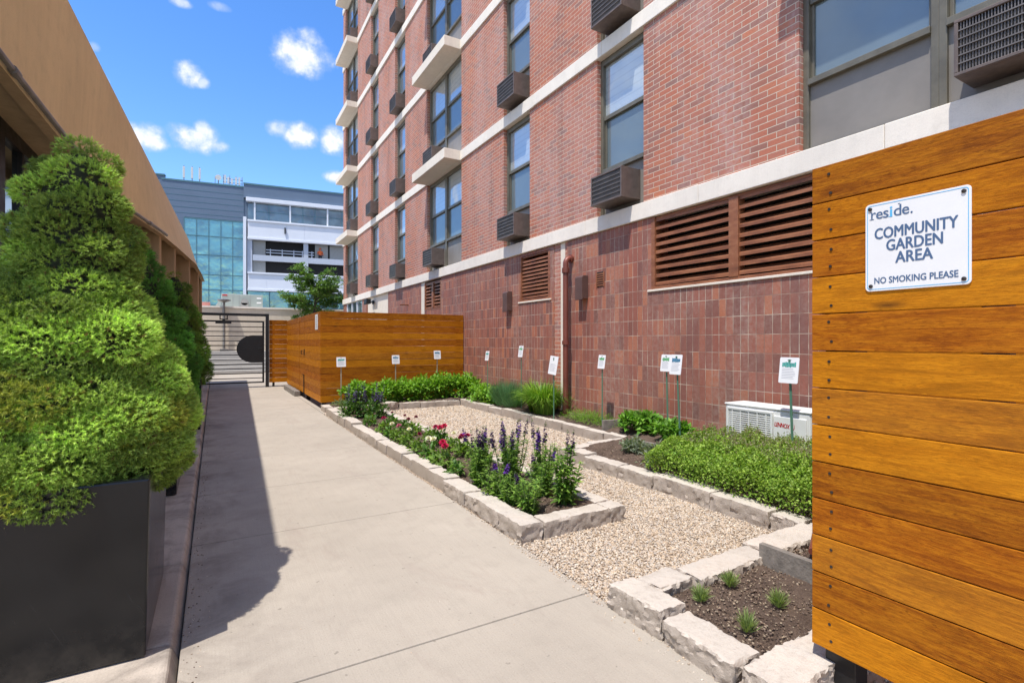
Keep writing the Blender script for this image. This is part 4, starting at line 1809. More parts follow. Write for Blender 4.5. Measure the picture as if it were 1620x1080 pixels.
def row_y(x, wd, bounds, h, fmt, group, seed, drift=0.0):
    r = random.Random(seed)
    for i, (a, b) in enumerate(zip(bounds[:-1], bounds[1:])):
        xx = x + r.uniform(-.012, .012) + drift * i
        stone(xx, xx + wd * r.uniform(.92, 1.06), a + .006, b - .006, h + r.uniform(-.014, .014), fmt % ORD[i], group)


def row_x(y, wd, bounds, h, fmt, group, seed, slope=0.0):
    r = random.Random(seed)
    for i, (a, b) in enumerate(zip(bounds[:-1], bounds[1:])):
        yy = y + slope * i + r.uniform(-.01, .01)
        stone(a + .006, b - .006, yy, yy + wd * r.uniform(.92, 1.06), h + r.uniform(-.012, .012), fmt % ORD[i], group)


def build_stones():
    row_y(1.785, .165, [2.95, 3.27, 3.69, 3.87, 4.32, 4.74, 5.2, 5.55, 6.1, 6.5, 7.0, 7.45, 7.95, 8.4, 8.9, 9.4, 9.97], .118,
          'cream limestone block, %s from the near corner, between path and flower bed', 'stones along the path side of the flower bed', 1)
    row_y(2.555, .14, [3.15, 3.6, 4.05, 4.5, 5.1, 5.5, 6.0, 6.5, 7.05, 7.5, 8.0, 8.5, 9.0, 9.6], .112,
          'cream limestone block, %s from the near end, between flower bed and gravel', 'stones on the gravel side of the flower bed', 2)
    stone(1.962, 2.55, 2.955, 3.105, .118, 'long cream limestone block closing the near end of the flower bed', 'stones at the near end of the flower bed')
    stone(2.555, 2.70, 2.96, 3.13, .105, 'small squarish limestone block at the gravel corner of the flower bed', 'stones at the near end of the flower bed')
    # near bed
    stone(1.735, 1.905, 1.68, 2.02, .125, 'rock-faced pale limestone block at the gravel corner of the near bed', 'stones around the near bed', 0, 1.0)
    stone(1.735, 1.91, 1.30, 1.665, .112, 'rock-faced pale limestone block between path and near bed, by the fence', 'stones around the near bed', 0, 1.0)
    stone(1.745, 2.35, 1.095, 1.275, .122, 'long pale limestone block running under the near cedar fence', 'stones around the near bed', R(2), 1.2)
    stone(1.915, 2.17, 1.86, 2.015, .115, 'shorter pale limestone block on the gravel side of the near bed', 'stones around the near bed', R(4))
    stone(2.185, 2.80, 1.83, 2.00, .122, 'long pale limestone block on the gravel side of the near bed', 'stones around the near bed', R(1))
    stone(2.81, 3.42, 1.83, 2.03, .128, 'broad pale limestone block beside the end of the timber board', 'stones around the near bed', R(-2))
    stone(3.43, 3.9, 1.84, 2.02, .12, 'pale limestone block at the fence side corner of the herb bed', 'stones around the near bed')
    # right bed
    row_y(3.46, .17, [2.05, 2.28, 2.80, 3.44, 3.90, 4.43, 4.76], .128,
          'grey cream limestone block, %s from the near end, in front of the oregano', 'stones in front of the oregano bed', 4)
    row_x(4.78, .15, [3.46, 3.93, 4.5], .12, 'weathered limestone block, %s from the corner, across the sage bed end', 'stones across the end of the sage bed', 5, .06)
    row_y(4.50, .14, [4.95, 5.35, 5.8, 6.3, 6.75, 7.2, 7.75, 8.2, 8.7, 9.2, 9.6, 10.0], .13,
          'grey limestone block, %s from the sage bed corner, below the tall grass', 'stones along the wall side of the gravel', 6)
    row_x(9.98, .14, [3.2, 3.62, 3.95, 4.22, 4.5], .125, 'brownish limestone block, %s from the purple flowers, in front of the hedge', 'stones in front of the hedge', 7)
    # small bed by the enclosure
    row_x(10.2, .13, [1.98, 2.35, 2.75], .10, 'pale limestone block, %s from the path, before the small sage bed', 'stones round the small sage bed', 8)
    stone(1.80, 1.96, 10.2, 10.62, .11, 'pale limestone corner block at the foot of the cedar enclosure', 'stones round the small sage bed')
    stone(2.85, 3.12, 9.9, 10.15, .16, 'rounded pale boulder half hidden behind the far purple flowers', None, .4, 2.2)
    stone(4.86, 5.04, 3.75, 4.2, .23, 'white stone lying against the brick wall behind leafy plants', None, 0, 1.5)
    # timber boards
    for (p, q, z, h, lab) in (((4.24, 4.44), (4.27, 3.55), .05, .215, 'weathered grey timber board dividing sage bed from leafy plants'),
                              ((2.735, 1.86), (2.745, 1.18), .02, .19, 'weathered grey timber board in the near bed beside the fence'),
                              ((2.0, 4.22), (2.3, 4.20), .04, .105, 'thin dark timber strip crossing the flower bed soil'),
                              ((4.65, 5.55), (5.0, 5.5), .1, .26, 'dark timber board against the wall beside thyme')):
        mb = MB()
        a, b = Vector((*p, 0)), Vector((*q, 0))
        d = (b - a).normalized()
        s = Vector((-d.y, d.x, 0)) * .019
        P = []
        for zz in (z, h):
            for c in (a - s, b - s, b + s, a + s):
                P.append((c.x, c.y, zz))
        mb.hexa(P)
        o = mb.build('timber_board', M['timber'], None, bevel=0.004)
        tag(o, lab, 'timber board')
    mb = MB()
    mb.tube([(2.97, 1.70, .145), (3.3, 1.86, .165), (3.75, 2.08, .175)], .019, 10)
    o = mb.build('rusty_pipe', M['pipe'], None, smooth=True)
    tag(o, 'short red brown pipe lying on the stones beside fence', 'pipe')


build_stones()


# ================================================================== PLANTS
def dome_leaves(r, n, c, rx, ry, h, L, W, col, amt=.25, alt=None, palt=0, up=.5, shell=.55, droop=.15, fold=.2):
    """n leaves through a dome of foliage, thicker towards its skin"""
    th = r.uniform(0, 2 * np.pi, n)
    ph = np.arccos(r.uniform(0, 1, n))
    rad = (shell + (1 - shell) * r.rand(n)) * r.uniform(.8, 1.08, n)
    d = np.stack([np.sin(ph) * np.cos(th), np.sin(ph) * np.sin(th), np.cos(ph)], 1)
    P = d * rad[:, None] * np.array([rx, ry, h]) + np.array(c)
    D = d + r.normal(0, .55, (n, 3)) + np.array([0, 0, up * .3])
    N = d * .6 + np.array([0, 0, up]) + r.normal(0, .35, (n, 3))
    return leaf_arrays(P, D, N, L * r.uniform(.7, 1.25, n), W * r.uniform(.75, 1.2, n), jitter_col(r, n, col, amt, alt, palt), fold, droop)


def stems(mb, r, c, n, spread, h, rad=.004, lean=.2):
    for i in range(n):
        a = r.uniform(0, 6.28)
        q = r.uniform(0, spread)
        mb.tube([(c[0] + q * .3 * math.cos(a), c[1] + q * .3 * math.sin(a), c[2] - .03), (c[0] + q * math.cos(a), c[1] + q * math.sin(a), c[2] + h * r.uniform(.7, 1))], [rad, rad * .6], 5)


def plant(name, label, cat, loc, parts, group=None, stem=None):
    t = thing(name, label, cat, loc, group)
    V, F, K = merge(parts)
    np_mesh('foliage', V, F, M['leaf'], t, K, smooth=False)
    if stem:
        stem.build('stem', M['stemgreen'], t, world=False, smooth=True)
    return t


M['stemgreen'] = simple('stem_green', (.10, .17, .04), 0.6, 0, 0.2)


def rosette(r, c, R0, n_pet, col, tilt):
    """a double dahlia head: rings of cupped petals"""
    parts = []
    for ring, (k, el, L) in enumerate(((n_pet, .15, 1.0), (n_pet, .55, .85), (max(5, n_pet - 3), .95, .62), (5, 1.35, .4))):
        a = np.arange(k) * 2 * np.pi / k + ring * .4
        d = np.stack([np.cos(a) * math.cos(el), np.sin(a) * math.cos(el), np.full(k, math.sin(el))], 1)
        up = np.stack([-np.cos(a) * math.sin(el), -np.sin(a) * math.sin(el), np.full(k, math.cos(el))], 1)
        Rm = np.array(Matrix.Rotation(tilt[0], 3, 'X') @ Matrix.Rotation(tilt[1], 3, 'Y'))
        d, up = d @ Rm.T, up @ Rm.T
        P = np.zeros((k, 3)) + np.array(c) + d * R0 * .08 + (np.array([0, 0, .1 * ring * R0]) @ Rm.T)
        parts.append(leaf_arrays(P, d, up, R0 * L, R0 * .62, jitter_col(r, k, col, .2), .15, -.12))
    return merge(parts)


def build_dahlias():
    r = rs(31)
    red, crim, white, pink, dark = (.50, .015, .075), (.34, .012, .075), (.75, .70, .56), (.52, .13, .22), (.18, .015, .045)
    # x, y, size, list of flowers
    L = [(2.04, 7.79, 1.0, [], 'low yellow green dahlia without flowers beside the far purple clump'),
         (2.03, 7.10, 1.0, [crim], 'dahlia with one crimson flower near the path, farthest of the reds'),
         (2.32, 7.63, .95, [dark], 'leafy dahlia with a dark bud, farthest along the gravel side'),
         (2.02, 6.70, .9, [white], 'dahlia with a pale cream flower behind the pink one'),
         (2.02, 6.41, .95, [pink], 'dahlia with a dusty pink flower beside the path side stones'),
         (2.02, 6.02, .95, [white], 'dahlia with one round creamy white flower, middle of the bed'),
         (2.34, 6.75, 1.1, [dark, dark], 'bushy dahlia with two dark maroon flowers by the gravel'),
         (2.00, 5.61, 1.0, [dark], 'dark green dahlia with one maroon bud in bare soil'),
         (2.41, 6.30, .9, [], 'pale green dahlia without flowers between maroon and red dahlias'),
         (2.40, 5.94, 1.1, [red, crim, red], 'dahlia with three red flowers on the gravel side'),
         (1.99, 5.22, 1.05, [white, white], 'dahlia with two large white flowers near the path'),
         (1.99, 4.87, 1.15, [red, red], 'bushy dahlia with the brightest large red flower near the path'),
         (2.40, 5.55, .9, [white], 'small dahlia with a white flower on the gravel side'),
         (2.38, 5.20, 1.1, [crim, crim, dark], 'dahlia with deep crimson flowers nearest the purple angelonia'),
         (1.98, 4.49, .85, [], 'small flowerless dahlia nearest the wooden strip'),
         (2.36, 7.18, .9, [dark], 'small dahlia with a maroon bud before the far purple clump'),
         (2.45, 4.85, .8, [pink], 'dahlia with one salmon flower half hidden by purple spikes')]
    for (x, y, s, fl, lab) in L:
        h = .15 * s
        k = .105 * s
        g = (.085, .19, .03) if r.rand() < .6 else (.17, .28, .05)
        leaves = [dome_leaves(r, 120, (0, 0, .01), k, k, h, .06 * s, .036 * s, g, .3, (.17, .27, .06), .25, .8, .35, .25)]
        st = MB()
        rr = random.Random(int(y * 100))
        stems(st, rr, (0, 0, 0), 6, .07, h, .004)
        t = plant('dahlia', lab, 'flower', (x, y, .085), leaves, 'dahlias in the flower bed', st)
        for i, c in enumerate(fl):
            a = i * 2.4 + y
            q = .06 if len(fl) > 1 else .02
            p = (q * math.cos(a), q * math.sin(a), h + .035 + .03 * r.rand())
            V, F, K = rosette(r, p, (.030 if c is dark else .040) * s, 9, c, (R(r.uniform(10, 35)), R(r.uniform(-30, -5))))
            np_mesh('flower', V, F, M['petal'], t, K)


def build_angelonia():
    r = rs(41)
    violet, deep = (.14, .05, .34), (.055, .026, .10)
    L = [(2.02, 4.08, .40, 5, 'angelonia with green tips at the path side end of clump'),
         (1.99, 3.70, .26, 3, 'low angelonia leaning towards the path with violet spikes'),
         (2.20, 3.86, .42, 6, 'tall angelonia with many dark violet spikes in clump centre'),
         (2.03, 3.24, .27, 1, 'short angelonia with a single violet spike at the bed corner'),
         (2.38, 3.28, .46, 2, 'tall broad leaved angelonia standing apart at the near right'),
         (2.43, 3.68, .48, 5, 'tallest angelonia with slender purple spikes beside gravel'),
         (2.36, 4.05, .46, 5, 'angelonia with dark faded spikes at the back of clump'),
         (2.32, 3.52, .30, 2, 'leafy low angelonia filling the middle of the clump'),
         (2.18, 4.38, .38, 5, 'angelonia with violet spikes nearest the dahlias'),
         (2.02, 3.48, .22, 1, 'small yellow green seedling like angelonia by path stones')]
    for i, (x, y, h, ns, lab) in enumerate(L):
        big = i == 4
        st = MB()
        rr = random.Random(i + 5)
        parts = []
        tops = []
        nst = 17 if not big else 10
        for s in range(nst):
            a = rr.uniform(0, 6.28)
            q = rr.uniform(.02, .115 if not big else .09)
            hh = h * rr.uniform(.7, 1.0)
            top = Vector((q * math.cos(a) * 1.4, q * math.sin(a) * 1.4, hh))
            bot = Vector((q * math.cos(a) * .4, q * math.sin(a) * .4, -.02))
            st.tube([bot, (bot + top) / 2 + Vector((rr.uniform(-.01, .01), rr.uniform(-.01, .01), 0)), top], [.0045, .004, .0025], 5)
            tops.append((top, bot))
            n = int(hh / (.0055 if big else .0050))
            k = r.rand(n) ** .8
            P = np.array(bot)[None] + (np.array(top) - np.array(bot))[None] * k[:, None]
            an = r.uniform(0, 6.28, n)
            D = np.stack([np.cos(an), np.sin(an), r.uniform(.1, .7, n)], 1)
            N = np.stack([np.zeros(n), np.zeros(n), np.ones(n)], 1) + r.normal(0, .2, (n, 3))
            LL = ((.105 if big else .066) * (1 - .5 * k)) * r.uniform(.7, 1.2, n)
            parts.append(leaf_arrays(P, D, N, LL, LL * .36, jitter_col(r, n, (.14, .26, .045), .3, (.26, .40, .08), .4), .2, .25))
        t = plant('angelonia', lab, 'flower', (x, y, .085), parts, 'angelonias at the near end of the flower bed', st)
        tops.sort(key=lambda q: -q[0].z)
        for j in range(min(ns, nst)):
            top, bot = tops[j]
            d = (top - bot).normalized()
            Ls = h * r.uniform(.28, .42)
            base = top - d * Ls * .35
            n = 60
            k = r.rand(n)
            P = np.array(base)[None] + np.array(d)[None] * (k * Ls)[:, None]
            an = r.uniform(0, 6.28, n)
            D = np.stack([np.cos(an), np.sin(an), r.uniform(-.1, .5, n)], 1)
            N = np.stack([np.zeros(n), np.zeros(n), np.ones(n)], 1) + r.normal(0, .4, (n, 3))
            LL = .028 * (1.15 - .75 * k)
            c = violet if r.rand() < .55 else deep
            col = jitter_col(r, n, c, .45)
            g = k > .82
            col[g] = np.array((.09, .14, .04))
            V, F, K = leaf_arrays(P, D, N, LL, LL * .9, col, .1, .3)
            np_mesh('flower_spike', V, F, M['petal'], t, K)
    # far clump
    rr = random.Random(77)
    for i, (x, y, lab) in enumerate(((2.0, 8.75, 'dusky purple salvia clump at far end, path side half'), (2.32, 8.62, 'dusky purple salvia clump at far end, gravel side half'))):
        st = MB()
        parts = [dome_leaves(r, 520, (0, 0, .02), .23, .23, .33, .075, .034, (.065, .14, .03), .3, (.13, .22, .05), .25, .9, .3, .2)]
        t = plant('salvia', lab, 'flower', (x, y, .085), parts, 'dusky purple clump at the far end of the bed', None)
        for j in range(11):
            a = rr.uniform(0, 6.28)
            q = rr.uniform(.03, .22)
            top = Vector((q * math.cos(a), q * math.sin(a), rr.uniform(.40, .60)))
            bot = Vector((q * .6 * math.cos(a), q * .6 * math.sin(a), .15))
            n = 44
            k = r.uniform(.3, 1, n)
            P = np.array(bot)[None] + (np.array(top) - np.array(bot))[None] * k[:, None]
            an = r.uniform(0, 6.28, n)
            D = np.stack([np.cos(an), np.sin(an), r.uniform(0, .6, n)], 1)
            N = np.stack([np.zeros(n), np.zeros(n), np.ones(n)], 1) + r.normal(0, .4, (n, 3))
            V, F, K = leaf_arrays(P, D, N, .032 * (1.2 - .6 * k), .022, jitter_col(r, n, (.075, .055, .15) if j % 3 else (.13, .07, .26), .4), .1, .3)
            np_mesh('flower_spike', V, F, M['petal'], t, K)


def clump_bush(r, c, rx, ry, h, n, nb, L, W, col, alt, palt=.3, amt=.28):
    """bush as a mass of smaller leafy heads so its outline is uneven"""
    parts = []
    for b in range(nb):
        a = r.uniform(0, 6.28)
        q = math.sqrt(r.rand()) * .85
        cc = (c[0] + rx * q * math.cos(a), c[1] + ry * q * math.sin(a), c[2] + h * (1 - .55 * q * q) * r.uniform(.3, .62))
        s = r.uniform(.28, .46)
        k = 1 + .25 * (r.rand() - .5)
        parts.append(dome_leaves(r, n // nb, cc, rx * s, ry * s, h * s * 1.0, L, W, tuple(v * k for v in col), amt, alt, palt, .8, .35, .2))
    # skirt
    parts.append(dome_leaves(r, n // 3, c, rx * .95, ry * .95, h * .7, L, W, col, amt, alt, palt * .6, .7, .3, .2))
    return parts


def build_hedge():
    r = rs(51)
    g, a = (.15, .31, .026), (.26, .45, .045)
    B = [(2.55, 10.6, .36, .32, .50, 'bright basil like bush at the path end of hedge'),
         (3.0, 10.55, .36, .34, .54, 'second bright green bush from the path end of hedge'),
         (3.45, 10.6, .36, .33, .52, 'bright green bush in front of the middle garden marker'),
         (3.9, 10.55, .36, .34, .58, 'tall bright green bush in the middle of hedge'),
         (4.35, 10.6, .34, .33, .64, 'tallest bright green bush in front of the third garden marker'),
         (4.8, 10.4, .30, .40, .62, 'bright green bush at the brick wall end of hedge'),
         (4.78, 9.6, .26, .34, .42, 'low lime green bush between wall and corner stones'),
         (4.80, 9.05, .24, .30, .38, 'low lime green bush beside the fine blue green fennel')]
    for (x, y, rx, ry, h, lab) in B:
        lime = y < 10
        plant('leafy_bush', lab, 'bush', (x, y, .11),
              clump_bush(r, (0, 0, 0), rx, ry, h, 1500 if not lime else 800, 18, .075, .042, (.16, .33, .03) if lime else g, (.27, .45, .05) if lime else a), 'bright green bushes along the enclosure')
    # small sage mat by the enclosure
    plant('sage_mat', 'low grey green sage mat in the small bed beside enclosure', 'herb', (2.3, 10.55, .09),
          [dome_leaves(r, 700, (0, 0, 0), .34, .2, .11, .05, .015, (.14, .20, .07), .25, (.2, .27, .12), .3, .8, .3)])
    # fine fennel
    n = 2600
    a_ = r.uniform(0, 6.28, n)
    q = r.rand(n) ** .5
    P = np.stack([.16 * q * np.cos(a_), .34 * q * np.sin(a_), r.uniform(0, .1, n)], 1)
    D = np.stack([.55 * np.cos(a_) * q, .7 * np.sin(a_) * q, np.ones(n)], 1) + r.normal(0, .2, (n, 3))
    N = np.stack([np.cos(a_), np.sin(a_), np.full(n, .5)], 1)
    plant('fennel', 'fine blue green feathery fennel between lime bushes and tall grass', 'herb', (4.80, 8.45, .1),
          [leaf_arrays(P, D, N, r.uniform(.2, .52, n), .0055, jitter_col(r, n, (.13, .28, .12), .25), .1, .15)])
    # big arching grass clump
    n = 1500
    parts = []
    a_ = r.uniform(0, 6.28, n)
    q = r.rand(n)
    P0 = np.stack([.09 * np.cos(a_) * q, .34 * np.sin(a_) * q, np.zeros(n)], 1)
    out = np.stack([np.cos(a_) * .8, np.sin(a_), np.zeros(n)], 1)
    Lb = r.uniform(.45, .80, n)
    lean = r.uniform(.35, 1.2, n)
    seg = 5
    pts = []
    for s in range(seg + 1):
        k = s / seg
        pts.append(P0 + out * (Lb * lean * (k ** 1.5) * .75)[:, None] + np.array([0, 0, 1]) * (Lb * (k - .55 * lean * k ** 2.6))[:, None])
    pts = np.stack(pts, 1)
    S = np.stack([-np.sin(a_), np.cos(a_), np.zeros(n)], 1)
    w = np.array([.006, .007, .0065, .005, .0035, .0005])
    V = np.stack([pts + S[:, None] * w[None, :, None], pts - S[:, None] * w[None, :, None]], 2).reshape(-1, 3)
    F = []
    o = (np.arange(n) * 12)[:, None]
    for s in range(seg):
        F.append(o + np.array([[2 * s, 2 * s + 1, 2 * s + 3]]))
        F.append(o + np.array([[2 * s, 2 * s + 3, 2 * s + 2]]))
    K = np.repeat(jitter_col(r, n, (.14, .28, .03), .3, (.26, .40, .06), .35), 12, 0)
    t = thing('daylily_clump', 'large arching grassy daylily clump in front of the drain pipe', 'grass clump', (4.82, 7.35, .12))
    np_mesh('foliage', V, np.concatenate(F), M['leaf'], t, K)
    # thyme mat
    plant('thyme_mat', 'low bright green feathery mat between daylily and timber board', 'herb', (4.84, 6.05, .15),
          [dome_leaves(r, 2400, (0, 0, 0), .19, .75, .19, .045, .007, (.15, .28, .035), .3, (.24, .38, .06), .3, .8, .3)])
    # leafy young plants by wall
    for (x, y, s, lab) in ((4.82, 5.18, 1.0, 'leafy bright green herb nearest the thyme mat'), (4.80, 4.72, 1.15, 'leafy bright green herb at the foot of the wall, second from thyme'),
                           (4.66, 4.22, 1.1, 'leafy bright green herb behind the green marker stakes'), (4.80, 3.72, .95, 'leafy bright green herb beside the outdoor air unit')):
        plant('leafy_herb', lab, 'herb', (x, y, .2), clump_bush(r, (0, 0, 0), .17 * s, .24 * s, .24 * s, 560, 9, .075 * s, .045 * s, (.12, .27, .03), (.2, .38, .05)), 'leafy herbs along the brick wall')
    # sages
    for (x, y, s, lab) in ((4.02, 4.25, .8, 'small grey green sage beside the end of timber board'), (3.80, 3.72, 1.1, 'larger grey green sage next to the oregano')):
        plant('sage', lab, 'herb', (x, y, .12), clump_bush(r, (0, 0, 0), .17 * s, .19 * s, .22 * s, 460, 9, .06, .02, (.16, .20, .13), (.26, .30, .21), .4), 'grey sages in the herb bed')
    # oregano mass
    parts = []
    n = 46000
    x = r.uniform(3.53, 4.80, n)
    y = r.uniform(1.97, 3.62, n)
    def hgt(x, y):
        e = np.minimum.reduce([(x - 3.49) / .2, (4.85 - x) / .2, (y - 1.93) / .2, (3.68 - y) / .3])
        e = np.clip(e, 0, 1) ** .38
        bumps = .035 * np.sin(x * 13 + 2 * np.sin(y * 9)) + .03 * np.sin(y * 15 + 1.3 * np.sin(x * 11)) + .015 * np.sin(x * 31 + y * 27)
        return e * (.31 + bumps)
    hh = hgt(x, y)
    z = hh * (1 - .95 * r.rand(n) ** 2.6)
    dx = (hgt(x + .02, y) - hh) / .02
    dy = (hgt(x, y + .02) - hh) / .02
    Nn = np.stack([-dx, -dy, np.ones(n)], 1)
    Nn = unit(Nn) + r.normal(0, .45, (n, 3))
    D = np.stack([-dx * .5, -dy * .5, np.full(n, .35)], 1) + r.normal(0, .6, (n, 3))
    tip = (x + y * .4 + .15 * np.sin(y * 7)) > 5.15
    col = jitter_col(r, n, (.19, .31, .04), .34, (.33, .46, .08), .42)
    dry = (z > hh * .86) & (r.rand(n) < np.clip((x - 3.8) * .75, 0, .55))
    col[dry] = np.array((.27, .27, .12)) * r.uniform(.7, 1.2, (dry.sum(), 1))
    P = np.stack([x - 4.1, y - 2.8, z + .03], 1)
    parts.append(leaf_arrays(P, D, Nn, r.uniform(.017, .032, n), r.uniform(.011, .019, n), col, .18, .15))
    # flowering sprigs sticking out
    m = 1300
    x = r.uniform(3.75, 4.7, m); y = r.uniform(2.1, 3.45, m)
    h0 = hgt(x, y)
    for s in range(7):
        k = s / 6
        P = np.stack([x - 4.1 + .02 * np.sin(x * 50) * k, y - 2.8 + .02 * np.cos(y * 60) * k, h0 + k * .075], 1)
        D = r.normal(0, .6, (m, 3)) + np.array([0, 0, .8])
        parts.append(leaf_arrays(P, D, r.normal(0, 1, (m, 3)) + np.array([0, 0, 1]), .017, .009, jitter_col(r, m, (.24, .29, .10), .3, (.27, .20, .15), .35), .1, .1))
    plant('oregano', 'dense spreading green oregano mass beside the outdoor air unit', 'herb', (4.1, 2.8, .1), parts)
    # four lavender tufts
    for (x, y, s, lab) in ((2.32, 1.75, .9, 'small lavender tuft by the back stones of near bed'), (2.06, 1.72, .95, 'small lavender tuft nearest the gravel corner stone'),
                           (2.34, 1.50, 1.0, 'small lavender tuft nearest the cedar fence edge'), (2.02, 1.44, 1.05, 'small lavender tuft beside the path side stone and white pebble')):
        n = 260
        a_ = r.uniform(0, 6.28, n)
        q = r.rand(n)
        P = np.stack([.012 * q * np.cos(a_), .012 * q * np.sin(a_), r.uniform(0, .035, n)], 1)
        D = np.stack([np.cos(a_) * q, np.sin(a_) * q, np.full(n, .8)], 1) + r.normal(0, .15, (n, 3))
        N = np.stack([np.cos(a_), np.sin(a_), np.full(n, .6)], 1)
        plant('lavender', lab, 'herb', (x, y, .075), [leaf_arrays(P, D, N, .07 * s * r.uniform(.5, 1.1, n), .0045, jitter_col(r, n, (.21, .28, .09), .3, (.34, .42, .17), .4), .1, .1)], 'lavender tufts in the near bed')


build_dahlias()
build_angelonia()
build_hedge()


# ---- clipped spruces in planters
def spruce(name, label, loc, prof, seed, nclump, per, nl, K, lit, dark, group, lean=(0, 0)):
    """prof: list of (z, radius) above loc"""
    r = rs(seed)
    t = thing(name, label, 'shrub', loc, group)
    zs = np.array([p[0] for p in prof]); rr = np.array([p[1] for p in prof])
    fr = lambda z: np.interp(z, zs, rr)
    # clump centres spread evenly over the skin
    cand = []
    zz = np.linspace(zs[0] + .02, zs[-1] - .02, 400)
    wgt = fr(zz) + .03
    Z = r.choice(zz, 6000, p=wgt / wgt.sum())
    A = r.uniform(0, 6.283, 6000)
    Q = np.stack([fr(Z) * np.cos(A), fr(Z) * np.sin(A), Z], 1)
    pick = []
    dmin = np.full(6000, 9.0)
    i = 0
    for _ in range(nclump):
        pick.append(i)
        dmin = np.minimum(dmin, np.linalg.norm((Q - Q[i]) * np.array([1, 1, 1.25]), axis=1) * r.uniform(.8, 1.2, 6000))
        i = int(np.argmax(dmin))
    Vs, Fs, Ks = [], [], []
    off = 0
    for ci in pick:
        z0, a0 = Z[ci], A[ci]
        R0 = fr(z0)
        s = r.uniform(.10, .175) * (.5 + .75 * min(1, R0 / .45))
        R0 = R0 + r.uniform(-.06, .035)
        cen = np.array([(R0 - s * .6) * math.cos(a0), (R0 - s * .6) * math.sin(a0), z0])
        outw = unit(np.array([math.cos(a0), math.sin(a0), .55]))
        n = int(per * r.uniform(.85, 1.15) * (s / .11) ** 2)
        d = unit(r.normal(0, 1, (n, 3)))
        f = d @ outw < -.25
        d[f] *= -1
        P = cen + d * np.array([s * 1.1, s * 1.1, s * .68]) * r.uniform(.80, 1.0, (n, 1)) ** .5
        ax = unit(d * 1.2 + outw * .15 + r.normal(0, .18, (n, 3)) + np.array([0, 0, .1]))
        L = nl * r.uniform(.8, 1.9, n)
        kk = np.linspace(0, 1, K)[None] * np.ones((n, 1))
        base = P[:, None] + ax[:, None] * (kk * L[:, None])[..., None]
        rnd = r.normal(0, 1, (n, K, 3))
        perp = rnd - (rnd * ax[:, None]).sum(-1, keepdims=True) * ax[:, None]
        perp = unit(perp)
        nd = unit(perp * (1.1 - .5 * kk[..., None]) + ax[:, None] * (.35 + .6 * kk[..., None]))
        ln = nl * r.uniform(.7, 1.15, (n, K, 1))
        side = unit(np.cross(nd, r.normal(0, 1, (n, K, 3))))
        w = nl * .10
        v = np.stack([base - side * w, base + side * w, base + nd * ln], 2)
        cl = r.uniform(.55, 1.35)
        warm = r.rand() < .10
        cb = np.array(lit if not warm else (lit[0] * 1.25, lit[1] * .97, lit[2] * .8))
        tipw = r.uniform(.35, 1.0, (n, 1))
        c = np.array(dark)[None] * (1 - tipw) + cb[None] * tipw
        c = c * cl * r.uniform(.85, 1.15, (n, 1))
        br = r.rand(n) < .02
        c[br] = np.array((.16, .10, .035))
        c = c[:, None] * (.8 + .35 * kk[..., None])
        Vs.append(v.reshape(-1, 3))
        m = n * K
        Fs.append(np.arange(m * 3).reshape(m, 3) + off)
        Ks.append(np.repeat(c.reshape(-1, 3), 3, 0))
        off += m * 3
    VV = np.concatenate(Vs)
    VV[:, 0] += lean[0] * VV[:, 2].clip(0) / zs[-1]
    VV[:, 1] += lean[1] * VV[:, 2].clip(0) / zs[-1]
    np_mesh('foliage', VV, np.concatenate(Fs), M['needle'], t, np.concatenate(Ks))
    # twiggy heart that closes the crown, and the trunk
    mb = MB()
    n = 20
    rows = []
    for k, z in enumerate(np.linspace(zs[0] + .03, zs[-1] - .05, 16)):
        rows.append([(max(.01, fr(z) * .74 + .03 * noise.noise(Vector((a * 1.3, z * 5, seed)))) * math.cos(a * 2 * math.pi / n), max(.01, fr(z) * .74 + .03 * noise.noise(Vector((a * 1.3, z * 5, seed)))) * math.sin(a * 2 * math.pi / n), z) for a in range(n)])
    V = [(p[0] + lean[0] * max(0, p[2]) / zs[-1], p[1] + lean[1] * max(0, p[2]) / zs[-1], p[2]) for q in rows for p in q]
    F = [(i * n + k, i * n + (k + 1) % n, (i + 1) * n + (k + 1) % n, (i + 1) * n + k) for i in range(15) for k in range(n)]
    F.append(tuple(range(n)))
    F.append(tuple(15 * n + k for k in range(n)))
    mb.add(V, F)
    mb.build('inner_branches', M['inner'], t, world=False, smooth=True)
    mb = MB()
    mb.tube([(0, 0, -.08), (0, 0, .3)], [.05, .04], 10)
    mb.build('trunk', M['bark'], t, world=False, smooth=True)
    return t


def planter(label, x0, x1, y0, y1, h, cat_group='tall black planters along the path'):
    t = thing('planter', label, 'planter', ((x0 + x1) / 2, (y0 + y1) / 2, .036), cat_group)
    tp = .018
    mb = MB()
    z0, z1 = .036, h
    a = [(x0 + tp, y0 + tp), (x1 - tp, y0 + tp), (x1 - tp, y1 - tp), (x0 + tp, y1 - tp)]
    b = [(x0, y0), (x1, y0), (x1, y1), (x0, y1)]
    i = .045
    c = [(x0 + i, y0 + i), (x1 - i, y0 + i), (x1 - i, y1 - i), (x0 + i, y1 - i)]
    V = [(p[0], p[1], z0) for p in a] + [(p[0], p[1], z1) for p in b] + [(p[0], p[1], z1) for p in c] + [(p[0], p[1], z1 - .12) for p in c]
    F = [(3, 2, 1, 0)]
    for k in range(4):
        l = (k + 1) % 4
        F += [(k, l, 4 + l, 4 + k), (4 + k, 4 + l, 8 + l, 8 + k), (8 + k, 8 + l, 12 + l, 12 + k)]
    mb.add(V, F)
    mb.build('planter_box', M['planter'], t, bevel=0.008)
    mb = MB()
    mb.box(x0 + i + .001, x1 - i - .001, y0 + i + .001, y1 - i - .001, z1 - .11, z1 - .05)
    mb.build('potting_soil', M['soil'], t)
    return t


